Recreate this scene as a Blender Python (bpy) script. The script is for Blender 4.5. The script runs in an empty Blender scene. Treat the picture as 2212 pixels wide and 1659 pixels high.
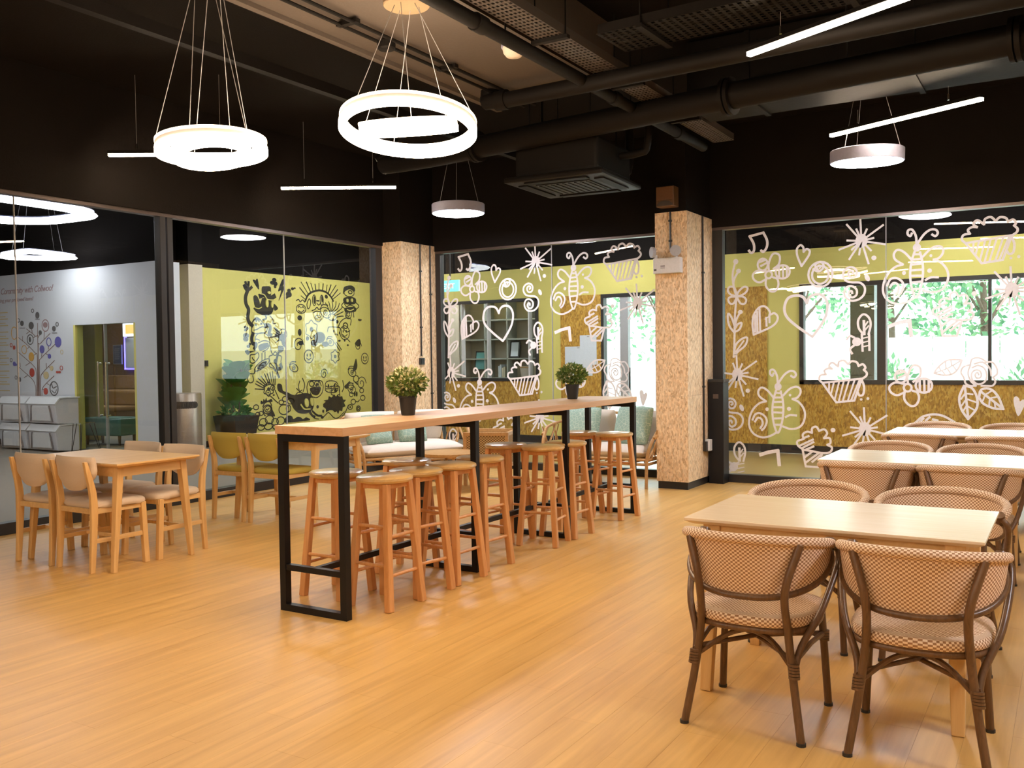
import bpy, bmesh, math, random
from mathutils import Vector, Matrix
random.seed(7)
R = math.radians
S = bpy.context.scene
C = S.collection

SKY, EXPO = 9.0, 0.0
L_RING, L_BAR, L_DISC, L_FILL = 60, 88, 90, 42

# ---------------------------------------------------------------- camera
YAW, PITCH, ROLL, FPX = 0.545425, -0.029097, -0.012665, 1996.1
fw = Vector((math.cos(YAW)*math.cos(PITCH), math.sin(YAW)*math.cos(PITCH), math.sin(PITCH)))
rt = Vector((math.sin(YAW), -math.cos(YAW), 0)); up = rt.cross(fw)
r2 = rt*math.cos(ROLL) + up*math.sin(ROLL); u2 = -rt*math.sin(ROLL) + up*math.cos(ROLL)
cam_d = bpy.data.cameras.new('camera'); cam = bpy.data.objects.new('camera', cam_d); C.objects.link(cam)
cam.matrix_world = Matrix(((r2.x, u2.x, -fw.x, 0), (r2.y, u2.y, -fw.y, 0), (r2.z, u2.z, -fw.z, 1.44), (0, 0, 0, 1)))
cam_d.sensor_fit = 'HORIZONTAL'; cam_d.sensor_width = 36.0; cam_d.lens = 36.0*FPX/2212
cam_d.clip_start = 0.05; cam_d.clip_end = 300
S.camera = cam

# ---------------------------------------------------------------- world and view
w = bpy.data.worlds.new('sky'); S.world = w; w.use_nodes = True
bgn = w.node_tree.nodes['Background']
bgn.inputs[0].default_value = (0.86, 0.97, 1.0, 1); bgn.inputs[1].default_value = SKY
S.view_settings.view_transform = 'Standard'; S.view_settings.look = 'None'
S.view_settings.exposure = EXPO; S.view_settings.gamma = 1.0; S.view_settings.use_curve_mapping = False
S.cycles.max_bounces = 7; S.cycles.transparent_max_bounces = 16; S.cycles.diffuse_bounces = 3
S.cycles.glossy_bounces = 3; S.cycles.use_adaptive_sampling = True; S.cycles.adaptive_threshold = .03; S.cycles.sample_clamp_indirect = 6.0; S.cycles.use_light_tree = False; S.cycles.caustics_reflective = False
S.cycles.caustics_refractive = False

# ---------------------------------------------------------------- materials
MATS = {}
def newmat(name):
    m = bpy.data.materials.new(name); m.use_nodes = True
    return m, m.node_tree.nodes, m.node_tree.links, m.node_tree.nodes['Principled BSDF']
def mat(name, col, rough=.5, metal=0., spec=.5, bump=0., bscale=60., coat=0.):
    m, N, L, P = newmat(name)
    P.inputs['Base Color'].default_value = (*col, 1); P.inputs['Roughness'].default_value = rough
    P.inputs['Metallic'].default_value = metal; P.inputs['Specular IOR Level'].default_value = spec
    P.inputs['Coat Weight'].default_value = coat; P.inputs['Coat Roughness'].default_value = .12
    tc = N.new('ShaderNodeTexCoord'); n = N.new('ShaderNodeTexNoise'); n.inputs['Scale'].default_value = bscale
    n.inputs['Detail'].default_value = 4
    L.new(tc.outputs['Object'], n.inputs['Vector'])
    hv = N.new('ShaderNodeHueSaturation'); hv.inputs['Color'].default_value = (*col, 1)
    mp = N.new('ShaderNodeMapRange'); mp.inputs[3].default_value = .9; mp.inputs[4].default_value = 1.1
    L.new(n.outputs['Fac'], mp.inputs[0]); L.new(mp.outputs[0], hv.inputs['Value']); L.new(hv.outputs[0], P.inputs['Base Color'])
    if bump:
        b = N.new('ShaderNodeBump'); b.inputs['Strength'].default_value = bump; b.inputs['Distance'].default_value = .004
        L.new(n.outputs['Fac'], b.inputs['Height']); L.new(b.outputs[0], P.inputs['Normal'])
    MATS[name] = m; return m
def emit(name, col, strength):
    m, N, L, P = newmat(name)
    P.inputs['Base Color'].default_value = (.8, .8, .8, 1)
    P.inputs['Emission Color'].default_value = (*col, 1); P.inputs['Emission Strength'].default_value = strength
    MATS[name] = m; return m
def wood(name, c1, c2, axis=0, scale=9., rough=.4, coat=0., rand=.25, spec=.5, stretch=14., world=False, contrast=(.3, .7), bump=.12):
    m, N, L, P = newmat(name)
    tc = N.new('ShaderNodeTexCoord'); mp = N.new('ShaderNodeMapping'); oi = N.new('ShaderNodeObjectInfo')
    sc = [scale]*3; sc[axis] = scale/stretch; mp.inputs['Scale'].default_value = sc
    add = N.new('ShaderNodeVectorMath'); add.operation = 'ADD'; ml = N.new('ShaderNodeVectorMath'); ml.operation = 'SCALE'
    ml.inputs[0].default_value = (7.1, 3.3, 5.7)
    L.new(oi.outputs['Random'], ml.inputs['Scale'])
    if world:
        g = N.new('ShaderNodeNewGeometry'); L.new(g.outputs['Position'], add.inputs[0])
    else: L.new(tc.outputs['Object'], add.inputs[0])
    L.new(ml.outputs[0], add.inputs[1]); L.new(add.outputs[0], mp.inputs[0])
    n = N.new('ShaderNodeTexNoise'); n.inputs['Scale'].default_value = 1.; n.inputs['Detail'].default_value = 6
    n.inputs['Roughness'].default_value = .62; n.inputs['Distortion'].default_value = .8
    L.new(mp.outputs[0], n.inputs['Vector'])
    cr = N.new('ShaderNodeValToRGB'); cr.color_ramp.elements[0].color = (*c1, 1); cr.color_ramp.elements[1].color = (*c2, 1)
    cr.color_ramp.elements[0].position, cr.color_ramp.elements[1].position = contrast
    L.new(n.outputs['Fac'], cr.inputs[0])
    hv = N.new('ShaderNodeHueSaturation'); mr = N.new('ShaderNodeMapRange')
    mr.inputs[3].default_value = 1-rand/2; mr.inputs[4].default_value = 1+rand/2
    L.new(oi.outputs['Random'], mr.inputs[0]); L.new(mr.outputs[0], hv.inputs['Value']); L.new(cr.outputs[0], hv.inputs['Color'])
    L.new(hv.outputs[0], P.inputs['Base Color'])
    P.inputs['Roughness'].default_value = rough; P.inputs['Specular IOR Level'].default_value = spec
    P.inputs['Coat Weight'].default_value = coat; P.inputs['Coat Roughness'].default_value = .16
    b = N.new('ShaderNodeBump'); b.inputs['Strength'].default_value = bump; b.inputs['Distance'].default_value = .002
    L.new(n.outputs['Fac'], b.inputs['Height']); L.new(b.outputs[0], P.inputs['Normal'])
    MATS[name] = m; return m
def floor_mat(name, ca, cb, rough):
    m, N, L, P = newmat(name)
    g = N.new('ShaderNodeNewGeometry'); oi = N.new('ShaderNodeObjectInfo')
    mp = N.new('ShaderNodeMapping'); mp.inputs['Scale'].default_value = (.9, 17, 1)
    L.new(g.outputs['Position'], mp.inputs[0])
    n = N.new('ShaderNodeTexNoise'); n.inputs['Scale'].default_value = 1; n.inputs['Detail'].default_value = 7
    n.inputs['Roughness'].default_value = .6; n.inputs['Distortion'].default_value = .5
    L.new(mp.outputs[0], n.inputs['Vector'])
    add = N.new('ShaderNodeMath'); add.operation = 'ADD'; fr = N.new('ShaderNodeMath'); fr.operation = 'FRACT'
    L.new(g.outputs['Random Per Island'], add.inputs[0]); L.new(oi.outputs['Random'], add.inputs[1]); L.new(add.outputs[0], fr.inputs[0])
    cr = N.new('ShaderNodeValToRGB'); cr.color_ramp.elements[0].color = (*ca, 1); cr.color_ramp.elements[1].color = (*cb, 1)
    cr.color_ramp.elements[0].position = .25; cr.color_ramp.elements[1].position = .75
    L.new(n.outputs['Fac'], cr.inputs[0])
    mr = N.new('ShaderNodeMapRange'); mr.inputs[3].default_value = .97; mr.inputs[4].default_value = 1.03
    hv = N.new('ShaderNodeHueSaturation'); L.new(fr.outputs[0], mr.inputs[0]); L.new(mr.outputs[0], hv.inputs['Value'])
    L.new(cr.outputs[0], hv.inputs['Color']); L.new(hv.outputs[0], P.inputs['Base Color'])
    m2 = N.new('ShaderNodeMapRange'); m2.inputs[3].default_value = rough-.06; m2.inputs[4].default_value = rough+.1
    L.new(n.outputs['Fac'], m2.inputs[0]); L.new(m2.outputs[0], P.inputs['Roughness'])
    b = N.new('ShaderNodeBump'); b.inputs['Strength'].default_value = .1; b.inputs['Distance'].default_value = .003
    L.new(n.outputs['Fac'], b.inputs['Height']); L.new(b.outputs[0], P.inputs['Normal'])
    MATS[name] = m
def osb_mat(name, cols, scale=38., rough=.6):
    m, N, L, P = newmat(name)
    tc = N.new('ShaderNodeTexCoord'); ns = N.new('ShaderNodeTexNoise'); ns.inputs['Scale'].default_value = 9
    L.new(tc.outputs['Object'], ns.inputs['Vector'])
    mx = N.new('ShaderNodeVectorMath'); mx.operation = 'MULTIPLY_ADD'; mx.inputs[1].default_value = (.035, .035, .035)
    L.new(ns.outputs['Color'], mx.inputs[0]); L.new(tc.outputs['Object'], mx.inputs[2])
    last = None
    vs = []
    for k, (s3) in enumerate([(scale, scale, scale*.45), (scale*.9, scale*.9, scale*.35)]):
        mp = N.new('ShaderNodeMapping'); mp.inputs['Scale'].default_value = s3; mp.inputs['Rotation'].default_value = (.5+k*1.1, .7-k*1.3, .4*k)
        L.new(mx.outputs[0], mp.inputs[0])
        v = N.new('ShaderNodeTexVoronoi'); v.inputs['Scale'].default_value = 1.; L.new(mp.outputs[0], v.inputs['Vector']); vs.append(v)
    cr = N.new('ShaderNodeValToRGB'); cr.color_ramp.interpolation = 'LINEAR'
    el = cr.color_ramp.elements; el[0].position = 0; el[0].color = (*cols[0], 1); el[1].position = 1; el[1].color = (*cols[-1], 1)
    for i, cc in enumerate(cols[1:-1]):
        e = el.new((i+1)/(len(cols)-1)); e.color = (*cc, 1)
    sx = N.new('ShaderNodeSeparateXYZ'); L.new(vs[0].outputs['Color'], sx.inputs[0]); L.new(sx.outputs[0], cr.inputs[0])
    sx2 = N.new('ShaderNodeSeparateXYZ'); L.new(vs[1].outputs['Color'], sx2.inputs[0])
    mr = N.new('ShaderNodeMapRange'); mr.inputs[3].default_value = .86; mr.inputs[4].default_value = 1.12; L.new(sx2.outputs[1], mr.inputs[0])
    hv = N.new('ShaderNodeHueSaturation'); L.new(mr.outputs[0], hv.inputs['Value']); L.new(cr.outputs[0], hv.inputs['Color']); L.new(hv.outputs[0], P.inputs['Base Color'])
    P.inputs['Roughness'].default_value = rough
    b = N.new('ShaderNodeBump'); b.inputs['Strength'].default_value = .2; b.inputs['Distance'].default_value = .003
    L.new(sx.outputs[0], b.inputs['Height']); L.new(b.outputs[0], P.inputs['Normal'])
    MATS[name] = m
def weave_mat(name, ca, cb, cell, rough=.7):
    m, N, L, P = newmat(name)
    tc = N.new('ShaderNodeTexCoord'); mp = N.new('ShaderNodeMapping')
    mp.inputs['Scale'].default_value = (1/cell, 1/cell*1.25, 1)
    L.new(tc.outputs['UV'], mp.inputs[0])
    ck = N.new('ShaderNodeTexChecker'); ck.inputs['Scale'].default_value = 1.; ck.inputs['Color1'].default_value = (*ca, 1); ck.inputs['Color2'].default_value = (*cb, 1)
    L.new(mp.outputs[0], ck.inputs['Vector']); L.new(ck.outputs['Color'], P.inputs['Base Color'])
    P.inputs['Roughness'].default_value = rough; P.inputs['Specular IOR Level'].default_value = .3
    b = N.new('ShaderNodeBump'); b.inputs['Strength'].default_value = .35; b.inputs['Distance'].default_value = .002
    L.new(ck.outputs['Fac'], b.inputs['Height']); L.new(b.outputs[0], P.inputs['Normal'])
    MATS[name] = m
def line_fabric(name, base, line, scale):
    m, N, L, P = newmat(name)
    tc = N.new('ShaderNodeTexCoord'); v = N.new('ShaderNodeTexVoronoi'); v.feature = 'DISTANCE_TO_EDGE'; v.inputs['Scale'].default_value = scale
    L.new(tc.outputs['Object'], v.inputs['Vector'])
    cr = N.new('ShaderNodeValToRGB'); cr.color_ramp.elements[0].color = (*line, 1); cr.color_ramp.elements[1].color = (*base, 1)
    cr.color_ramp.elements[0].position = .02; cr.color_ramp.elements[1].position = .05
    L.new(v.outputs['Distance'], cr.inputs[0]); L.new(cr.outputs[0], P.inputs['Base Color']); P.inputs['Roughness'].default_value = .85
    MATS[name] = m
def glass_mat(name, tint=(.97, .99, .98), refl=1.6):
    m, N, L, P = newmat(name); N.remove(P); out = N['Material Output']
    t = N.new('ShaderNodeBsdfTransparent'); t.inputs[0].default_value = (*tint, 1)
    g = N.new('ShaderNodeBsdfGlossy'); g.inputs['Roughness'].default_value = 0.; g.inputs[0].default_value = (1, 1, 1, 1)
    fr = N.new('ShaderNodeFresnel'); fr.inputs[0].default_value = 1.5
    ge = N.new('ShaderNodeNewGeometry'); inv = N.new('ShaderNodeMath'); inv.operation = 'SUBTRACT'; inv.inputs[0].default_value = 1
    L.new(ge.outputs['Backfacing'], inv.inputs[1])
    ml = N.new('ShaderNodeMath'); ml.operation = 'MULTIPLY'; L.new(fr.outputs[0], ml.inputs[0]); L.new(inv.outputs[0], ml.inputs[1])
    m2 = N.new('ShaderNodeMath'); m2.operation = 'MULTIPLY'; m2.use_clamp = True; m2.inputs[1].default_value = refl; L.new(ml.outputs[0], m2.inputs[0])
    mx = N.new('ShaderNodeMixShader'); L.new(m2.outputs[0], mx.inputs[0]); L.new(t.outputs[0], mx.inputs[1]); L.new(g.outputs[0], mx.inputs[2])
    L.new(mx.outputs[0], out.inputs[0]); MATS[name] = m
def leaf_mat(name, ca, cb, trans=.35):
    m, N, L, P = newmat(name)
    g = N.new('ShaderNodeNewGeometry'); cr = N.new('ShaderNodeValToRGB')
    cr.color_ramp.elements[0].color = (*ca, 1); cr.color_ramp.elements[1].color = (*cb, 1)
    L.new(g.outputs['Random Per Island'], cr.inputs[0]); L.new(cr.outputs[0], P.inputs['Base Color']); P.inputs['Roughness'].default_value = .5
    out = N['Material Output']; t = N.new('ShaderNodeBsdfTranslucent'); L.new(cr.outputs[0], t.inputs[0])
    mx = N.new('ShaderNodeMixShader'); mx.inputs[0].default_value = trans; L.new(P.outputs[0], mx.inputs[1]); L.new(t.outputs[0], mx.inputs[2]); L.new(mx.outputs[0], out.inputs[0])
    MATS[name] = m

floor_mat('floor_plank', (.53, .285, .075), (.76, .46, .15), .37)
floor_mat('back_floor', (.30, .19, .06), (.40, .27, .10), .3)
mat('subfloor', (.16, .10, .05), .8)
mat('carpet', (.20, .172, .14), .7, bump=.3, bscale=120)
mat('black_paint', (.0115, .0092, .0082), .85, spec=.08, bump=.4, bscale=90)
mat('brown_paint', (.085, .066, .053), .8, bump=.3, bscale=60)
mat('pipe_paint', (.009, .0075, .0068), .6, spec=.14, bump=.2, bscale=40)
mat('pipe_brown', (.05, .04, .033), .55, bump=.2, bscale=40)
mat('tray_metal', (.06, .047, .04), .45, bump=.1, bscale=30)
mat('black_metal', (.009, .009, .011), .42, spec=.3)
mat('black_frame', (.02, .018, .018), .45)
mat('rail_metal', (.13, .10, .09), .35, .6)
mat('ac_plastic', (.0105, .009, .008), .5, spec=.15)
mat('grille_dark', (.008, .008, .008), .6)
mat('yellow_wall', (.74, .66, .19), .75, bump=.15, bscale=200)
mat('white_wall', (.68, .69, .72), .75, bump=.15, bscale=200)
mat('cream_wall', (.60, .52, .40), .8)
mat('brown_wall', (.16, .075, .035), .7)
mat('brown_seat', (.26, .13, .055), .75)
osb_mat('osb', [(.60, .38, .20), (.80, .57, .34), (.86, .64, .40), (.91, .71, .48)], 75)
osb_mat('osb_olive', [(.34, .165, .02), (.49, .25, .03), (.57, .32, .045), (.64, .40, .08)], 55)
wood('bar_wood', (.56, .33, .175), (.70, .45, .265), 0, 22, .36, spec=.35, rand=0, stretch=18)
wood('stool_wood', (.62, .285, .10), (.76, .40, .165), 2, 30, .36, rand=.2, stretch=10)
wood('stool_seat', (.54, .33, .11), (.68, .45, .19), 0, 26, .28, coat=.4, rand=.2, stretch=8)
wood('pale_wood', (.66, .41, .165), (.78, .53, .25), 0, 24, .38, rand=.08)
wood('pale_leg', (.64, .38, .145), (.78, .52, .23), 2, 24, .38, rand=.1)
wood('table_gloss', (.82, .65, .45), (.87, .72, .53), 1, 20, .26, coat=.25, bump=.015, rand=.04)
wood('rattan_dark', (.085, .042, .018), (.17, .085, .036), 2, 60, .32, rand=.1, stretch=6)
wood('rattan_pale', (.42, .22, .075), (.58, .33, .13), 0, 40, .45, rand=.1, stretch=4)
weave_mat('weave', (.88, .70, .53), (.36, .195, .10), .0095)
weave_mat('cane', (.58, .38, .17), (.16, .09, .03), .017)
mat('beige_fabric', (.69, .56, .43), .9, bump=.5, bscale=400)
mat('mustard_fabric', (.50, .39, .075), .9, bump=.5, bscale=400)
mat('cream_fabric', (.78, .70, .62), .9, bump=.4, bscale=150)
mat('white_plastic', (.75, .75, .76), .35)
mat('white_sticker', (.82, .79, .80), .5, spec=.2)
mat('mural_ink', (.022, .022, .018), .8)
mat('grey_frame', (.40, .40, .42), .4)
mat('lamp_white', (.40, .42, .60), .5)
mat('black_plastic', (.02, .02, .02), .4)
mat('planter_black', (.014, .015, .016), .5)
mat('soil', (.03, .02, .012), .95)
mat('steel', (.40, .33, .28), .35, .8)
mat('chrome', (.7, .68, .66), .15, 1.)
mat('bin_white', (.70, .70, .74), .45)
mat('strut_grey', (.22, .2, .2), .5)
mat('teal_fabric', (.12, .27, .23), .85, bump=.4, bscale=300)
line_fabric('leaf_pillow', (.30, .44, .37), (.52, .62, .52), 24)
line_fabric('pink_pattern', (.42, .05, .14), (.7, .4, .45), 12)
glass_mat('glass', refl=1.1); glass_mat('glass_tint', (.90, .95, .94), 1.1)
leaf_mat('bar_leaf', (.055, .13, .02), (.24, .30, .07)); leaf_mat('fig_leaf', (.02, .11, .012), (.07, .24, .03), .2)
leaf_mat('tree_leaf', (.05, .17, .09), (.22, .40, .20), .5); mat('bloom', (.75, .70, .42), .7)
mat('canopy_tan', (.30, .21, .12), .5); mat('bark', (.10, .07, .05), .9); mat('paving', (.62, .62, .60), .8); mat('fence_white', (.72, .74, .74), .7)
mat('dark_panel', (.075, .085, .10), .4); mat('shelf_grey', (.42, .44, .40), .5)
mat('book_a', (.55, .6, .7), .6); mat('book_b', (.15, .2, .25), .6); mat('book_c', (.6, .55, .42), .6); mat('paper', (.70, .76, .84), .7)
mat('picture_teal', (.16, .45, .48), .5); mat('poster_blue', (.05, .07, .17), .4)
for n_, c_ in dict(brown=(.23, .13, .10), grey=(.12, .11, .11), violet=(.13, .12, .42), orange=(.75, .40, .08), red=(.50, .07, .05), mauve=(.35, .22, .22), sand=(.66, .52, .28)).items(): mat('ink_'+n_, c_, .7)
emit('ring_glow', (1., .76, .52), L_RING); emit('ring_soft', (1., .72, .5), .35); emit('ring_top', (1., .76, .52), L_RING*.12)
emit('bar_glow', (1., .78, .54), L_BAR); emit('disc_glow', (.92, .92, 1.), L_DISC); emit('fill_glow', (.96, .97, 1.), L_FILL); emit('loop_glow', (.96, .97, 1.), 19.); emit('bright_fill_glow', (.96, .97, 1.), 85.)
emit('exit_glow', (.03, .62, .62), 1.5); emit('exit_text', (.8, 1, 1), 2.2); emit('led_violet', (.12, .08, 1.), 5.); emit('sign_orange', (1., .42, .02), 1.6); emit('sign_white', (.85, .85, 1.), 1.6)
emit('screen_dark', (.02, .02, .05), .5)

# ---------------------------------------------------------------- mesh helpers
class MB:
    def __init__(s): s.v = []; s.f = []; s.uv = {}
    def add(s, vs, fs, uv=None):
        o = len(s.v); s.v += [tuple(p) for p in vs]
        for i, f in enumerate(fs):
            if uv: s.uv[len(s.f)] = [uv[k] for k in f]
            s.f.append(tuple(k+o for k in f))
        return s
    def b(s, x0, x1, y0, y1, z0, z1):
        return s.add([(x0, y0, z0), (x1, y0, z0), (x1, y1, z0), (x0, y1, z0), (x0, y0, z1), (x1, y0, z1), (x1, y1, z1), (x0, y1, z1)],
                     [(3, 2, 1, 0), (4, 5, 6, 7), (0, 1, 5, 4), (1, 2, 6, 5), (2, 3, 7, 6), (3, 0, 4, 7)])
    def bar(s, p, q, wx, wy, ref=(0, 0, 1), w2=None):   # rectangular bar p->q, half sizes wx, wy; w2 scale at q
        p = Vector(p); q = Vector(q); d = (q-p).normalized(); ref = Vector(ref)
        a = d.cross(ref)
        if a.length < 1e-4: a = d.cross(Vector((1, 0, 0)))
        a.normalize(); c = a.cross(d)
        k = 1 if w2 is None else w2
        vs = [p+a*wx*i+c*wy*j for i, j in ((-1, -1), (1, -1), (1, 1), (-1, 1))]+[q+(a*wx*i+c*wy*j)*k for i, j in ((-1, -1), (1, -1), (1, 1), (-1, 1))]
        return s.add(vs, [(3, 2, 1, 0), (4, 5, 6, 7), (0, 1, 5, 4), (1, 2, 6, 5), (2, 3, 7, 6), (3, 0, 4, 7)])
    def tube(s, pts, r, n=8, closed=False, sy=1., uvs=None):
        pts = [Vector(p) for p in pts]; m = len(pts); rr = r if isinstance(r, (list, tuple)) else [r]*m
        nrm = None; rings = []; ln = 0.
        for i, p in enumerate(pts):
            if closed: t = pts[(i+1) % m]-pts[i-1]
            else: t = pts[min(i+1, m-1)]-pts[max(i-1, 0)]
            t.normalize()
            if nrm is None:
                nrm = t.orthogonal() if abs(t.z) > .95 else Vector((0, 0, 1))
            nrm = (nrm-t*nrm.dot(t))
            if nrm.length < 1e-5: nrm = t.orthogonal()
            nrm.normalize(); bn = t.cross(nrm)
            if i: ln += (p-pts[i-1]).length
            rings.append([(p+(nrm*math.cos(a)*sy+bn*math.sin(a))*rr[i], (ln, rr[i]*a)) for a in [2*math.pi*k/n for k in range(n)]])
        vs = [q for g in rings for q, _ in g]; uv = [u for g in rings for _, u in g]; fs = []
        for i in range(m if closed else m-1):
            j = (i+1) % m
            for k in range(n): fs.append((i*n+k, i*n+(k+1) % n, j*n+(k+1) % n, j*n+k))
        if not closed: fs += [tuple(range(n-1, -1, -1)), tuple((m-1)*n+k for k in range(n))]
        return s.add(vs, fs, uv if uvs else None)
    def cyl(s, p, q, r0, r1=None, n=12): return s.tube([p, q], [r0, r0 if r1 is None else r1], n)
    def lathe(s, prof, n=24, c=(0, 0, 0), cap=True):
        m = len(prof); vs = []; fs = []
        for rr, z in prof:
            for k in range(n): a = 2*math.pi*k/n; vs.append((c[0]+rr*math.cos(a), c[1]+rr*math.sin(a), c[2]+z))
        for i in range(m-1):
            for k in range(n): fs.append((i*n+k, i*n+(k+1) % n, (i+1)*n+(k+1) % n, (i+1)*n+k))
        if cap: fs += [tuple(range(n-1, -1, -1)), tuple((m-1)*n+k for k in range(n))]
        return s.add(vs, fs)
    def prism(s, pts, a, b, ax=2):   # polygon pts (2d) extruded along axis ax from a to b
        def P(p, h): return {0: (h, p[0], p[1]), 1: (p[0], h, p[1]), 2: (p[0], p[1], h)}[ax]
        n = len(pts); vs = [P(p, a) for p in pts]+[P(p, b) for p in pts]
        return s.add(vs, [tuple(range(n-1, -1, -1)), tuple(range(n, 2*n))]+[(i, (i+1) % n, n+(i+1) % n, n+i) for i in range(n)])
    def xf(s, M):
        s.v = [tuple(M @ Vector(p)) for p in s.v]; return s
    def build(s, name, m, parent=None, loc=None, smooth=0, bevel=0, seg=2):
        me = bpy.data.meshes.new(name); me.from_pydata(s.v, [], s.f)
        if s.uv:
            l = me.uv_layers.new(name='UVMap')
            for pi, uvs in s.uv.items():
                for k, li in enumerate(me.polygons[pi].loop_indices): l.data[li].uv = uvs[k]
        bm = bmesh.new(); bm.from_mesh(me)
        if not s.uv: bmesh.ops.recalc_face_normals(bm, faces=bm.faces)
        if bevel: bmesh.ops.bevel(bm, geom=[e for e in bm.edges if len(e.link_faces) == 2 and e.calc_face_angle(0) > .5], offset=bevel, segments=seg, profile=.6, affect='EDGES', clamp_overlap=True)
        bm.to_mesh(me); bm.free()
        if smooth:
            me.polygons.foreach_set('use_smooth', [True]*len(me.polygons)); me.set_sharp_from_angle(angle=R(smooth))
        me.materials.append(MATS[m]); o = bpy.data.objects.new(name, me); C.objects.link(o)
        if parent: o.parent = parent
        if loc: o.location = loc
        return o
def tag(o, label=None, cat=None, group=None, kind=None):
    if label: o['label'] = label
    if cat: o['category'] = cat
    if group: o['group'] = group
    if kind: o['kind'] = kind
    return o
def thing(name, label, cat, loc=(0, 0, 0), rz=0, group=None, kind=None):
    o = bpy.data.objects.new(name, None); C.objects.link(o); o.empty_display_size = .1
    o.location = loc; o.rotation_euler = (0, 0, rz); return tag(o, label, cat, group, kind)
def copy_tree(o, parent=None):
    c = o.copy(); C.objects.link(c)
    if parent: c.parent = parent
    for ch in list(o.children): copy_tree(ch, c)
    return c
def place(o, loc, rz=0, label=None, group=None):
    o.location = loc; o.rotation_euler = (0, 0, rz)
    if label: o['label'] = label
    if group: o['group'] = group
    return o
def bx(x0, x1, y0, y1, z0, z1): return MB().b(x0, x1, y0, y1, z0, z1)
def cat_rom(pts, sub=5, closed=False):
    n = len(pts)
    if n < 3: return pts
    out = []; P = [Vector(p) for p in pts]
    for i in range(n if closed else n-1):
        a = P[(i-1) % n] if closed or i else P[0]*2-P[1]
        b_ = P[i]; c = P[(i+1) % n]; d = P[(i+2) % n] if closed or i+2 < n else P[n-1]*2-P[n-2]
        for k in range(sub):
            t = k/sub; out.append(.5*((2*b_)+(c-a)*t+(2*a-5*b_+4*c-d)*t*t+(3*b_-a-3*c+d)*t**3))
    if not closed: out.append(P[-1])
    return out
def stroke2d(mb, pts, wd, put, th, closed=False):
    """flat ribbon with thickness: pts 2d metres, put(u,v,h)->3d"""
    n = len(pts)
    pts = [Vector((p[0], p[1])) for p in pts]; L = []; Rr = []
    for i in range(n):
        t = (pts[(i+1) % n]-pts[i-1]) if closed else (pts[min(i+1, n-1)]-pts[max(0, i-1)])
        if t.length < 1e-7: t = Vector((1, 0))
        t.normalize(); nn = Vector((-t.y, t.x))*wd/2
        ex = Vector((0, 0))
        if not closed and i == 0: ex = -t*wd*.35
        if not closed and i == n-1: ex = t*wd*.35
        L.append(pts[i]+nn+ex); Rr.append(pts[i]-nn+ex)
    vs = [put(p.x, p.y, th) for p in L]+[put(p.x, p.y, th) for p in Rr]+[put(p.x, p.y, 0) for p in L]+[put(p.x, p.y, 0) for p in Rr]
    fs = []
    for i in range(n if closed else n-1):
        j = (i+1) % n
        fs += [(i, j, n+j, n+i), (2*n+i, 3*n+i, 3*n+j, 2*n+j), (i, 2*n+i, 2*n+j, j), (n+i, n+j, 3*n+j, 3*n+i)]
    mb.add(vs, fs)
def fill2d(mb, pts, put, th):
    n = len(pts); vs = [put(p[0], p[1], th) for p in pts]+[put(p[0], p[1], 0) for p in pts]
    mb.add(vs, [tuple(range(n)), tuple(range(2*n-1, n-1, -1))]+[(i, n+i, n+(i+1) % n, (i+1) % n) for i in range(n)])
def drawing(items, put, th, dy=0., dz=0., light=None):
    """items: (kind, width mm, data mm). returns an MB; ellipses flagged 1 go to 'light' MB"""
    mb = MB(); th0 = th
    for ii, (k, wd, d) in enumerate(items):
        th = th0*(1+.12*(ii % 12))+(th0*1.2 if k in 'dfp' else 0)
        if k in 'ed':
            cx, cy, rx, ry, ro = d; a0 = -R(ro); n = 20
            pts = []
            for i in range(n):
                a = 2*math.pi*i/n; x, y = rx*math.cos(a), ry*math.sin(a)
                pts.append(((cx+x*math.cos(a0)-y*math.sin(a0))/1000+dy, (cy+x*math.sin(a0)+y*math.cos(a0))/1000+dz))
            if k == 'e': stroke2d(mb, pts, wd/880, put, th, True)
            else: fill2d(mb, pts, put, th)
        else:
            pts = [(d[i]/1000+dy, d[i+1]/1000+dz) for i in range(0, len(d), 2)]
            if k == 's': stroke2d(mb, cat_rom(pts, 5), wd/880, put, th)
            elif k == 'l':
                for q_, (a, b_) in enumerate(zip(pts[:-1], pts[1:])): stroke2d(mb, [a, b_], wd/880, put, th*(1+.1*q_))
            elif k == 'f': fill2d(mb, cat_rom(pts, 4, True), put, th)
            elif k == 'p': fill2d(mb, pts, put, th)
    return mb
def text_obj(body, size, m, parent, M, name='lettering', shear=0., align='LEFT', depth=.0015, spacing=1.):
    cu = bpy.data.curves.new('txt', 'FONT'); cu.body = body; cu.size = size; cu.shear = shear; cu.align_x = align; cu.extrude = depth
    cu.resolution_u = 3; cu.space_character = spacing
    t = bpy.data.objects.new('txt', cu); C.objects.link(t)
    me = bpy.data.meshes.new_from_object(t.evaluated_get(bpy.context.evaluated_depsgraph_get()))
    bpy.data.objects.remove(t); bpy.data.curves.remove(cu)
    me.transform(M); me.materials.clear(); me.materials.append(MATS[m])
    o = bpy.data.objects.new(name, me); C.objects.link(o)
    if parent: o.parent = parent
    return o

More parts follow.
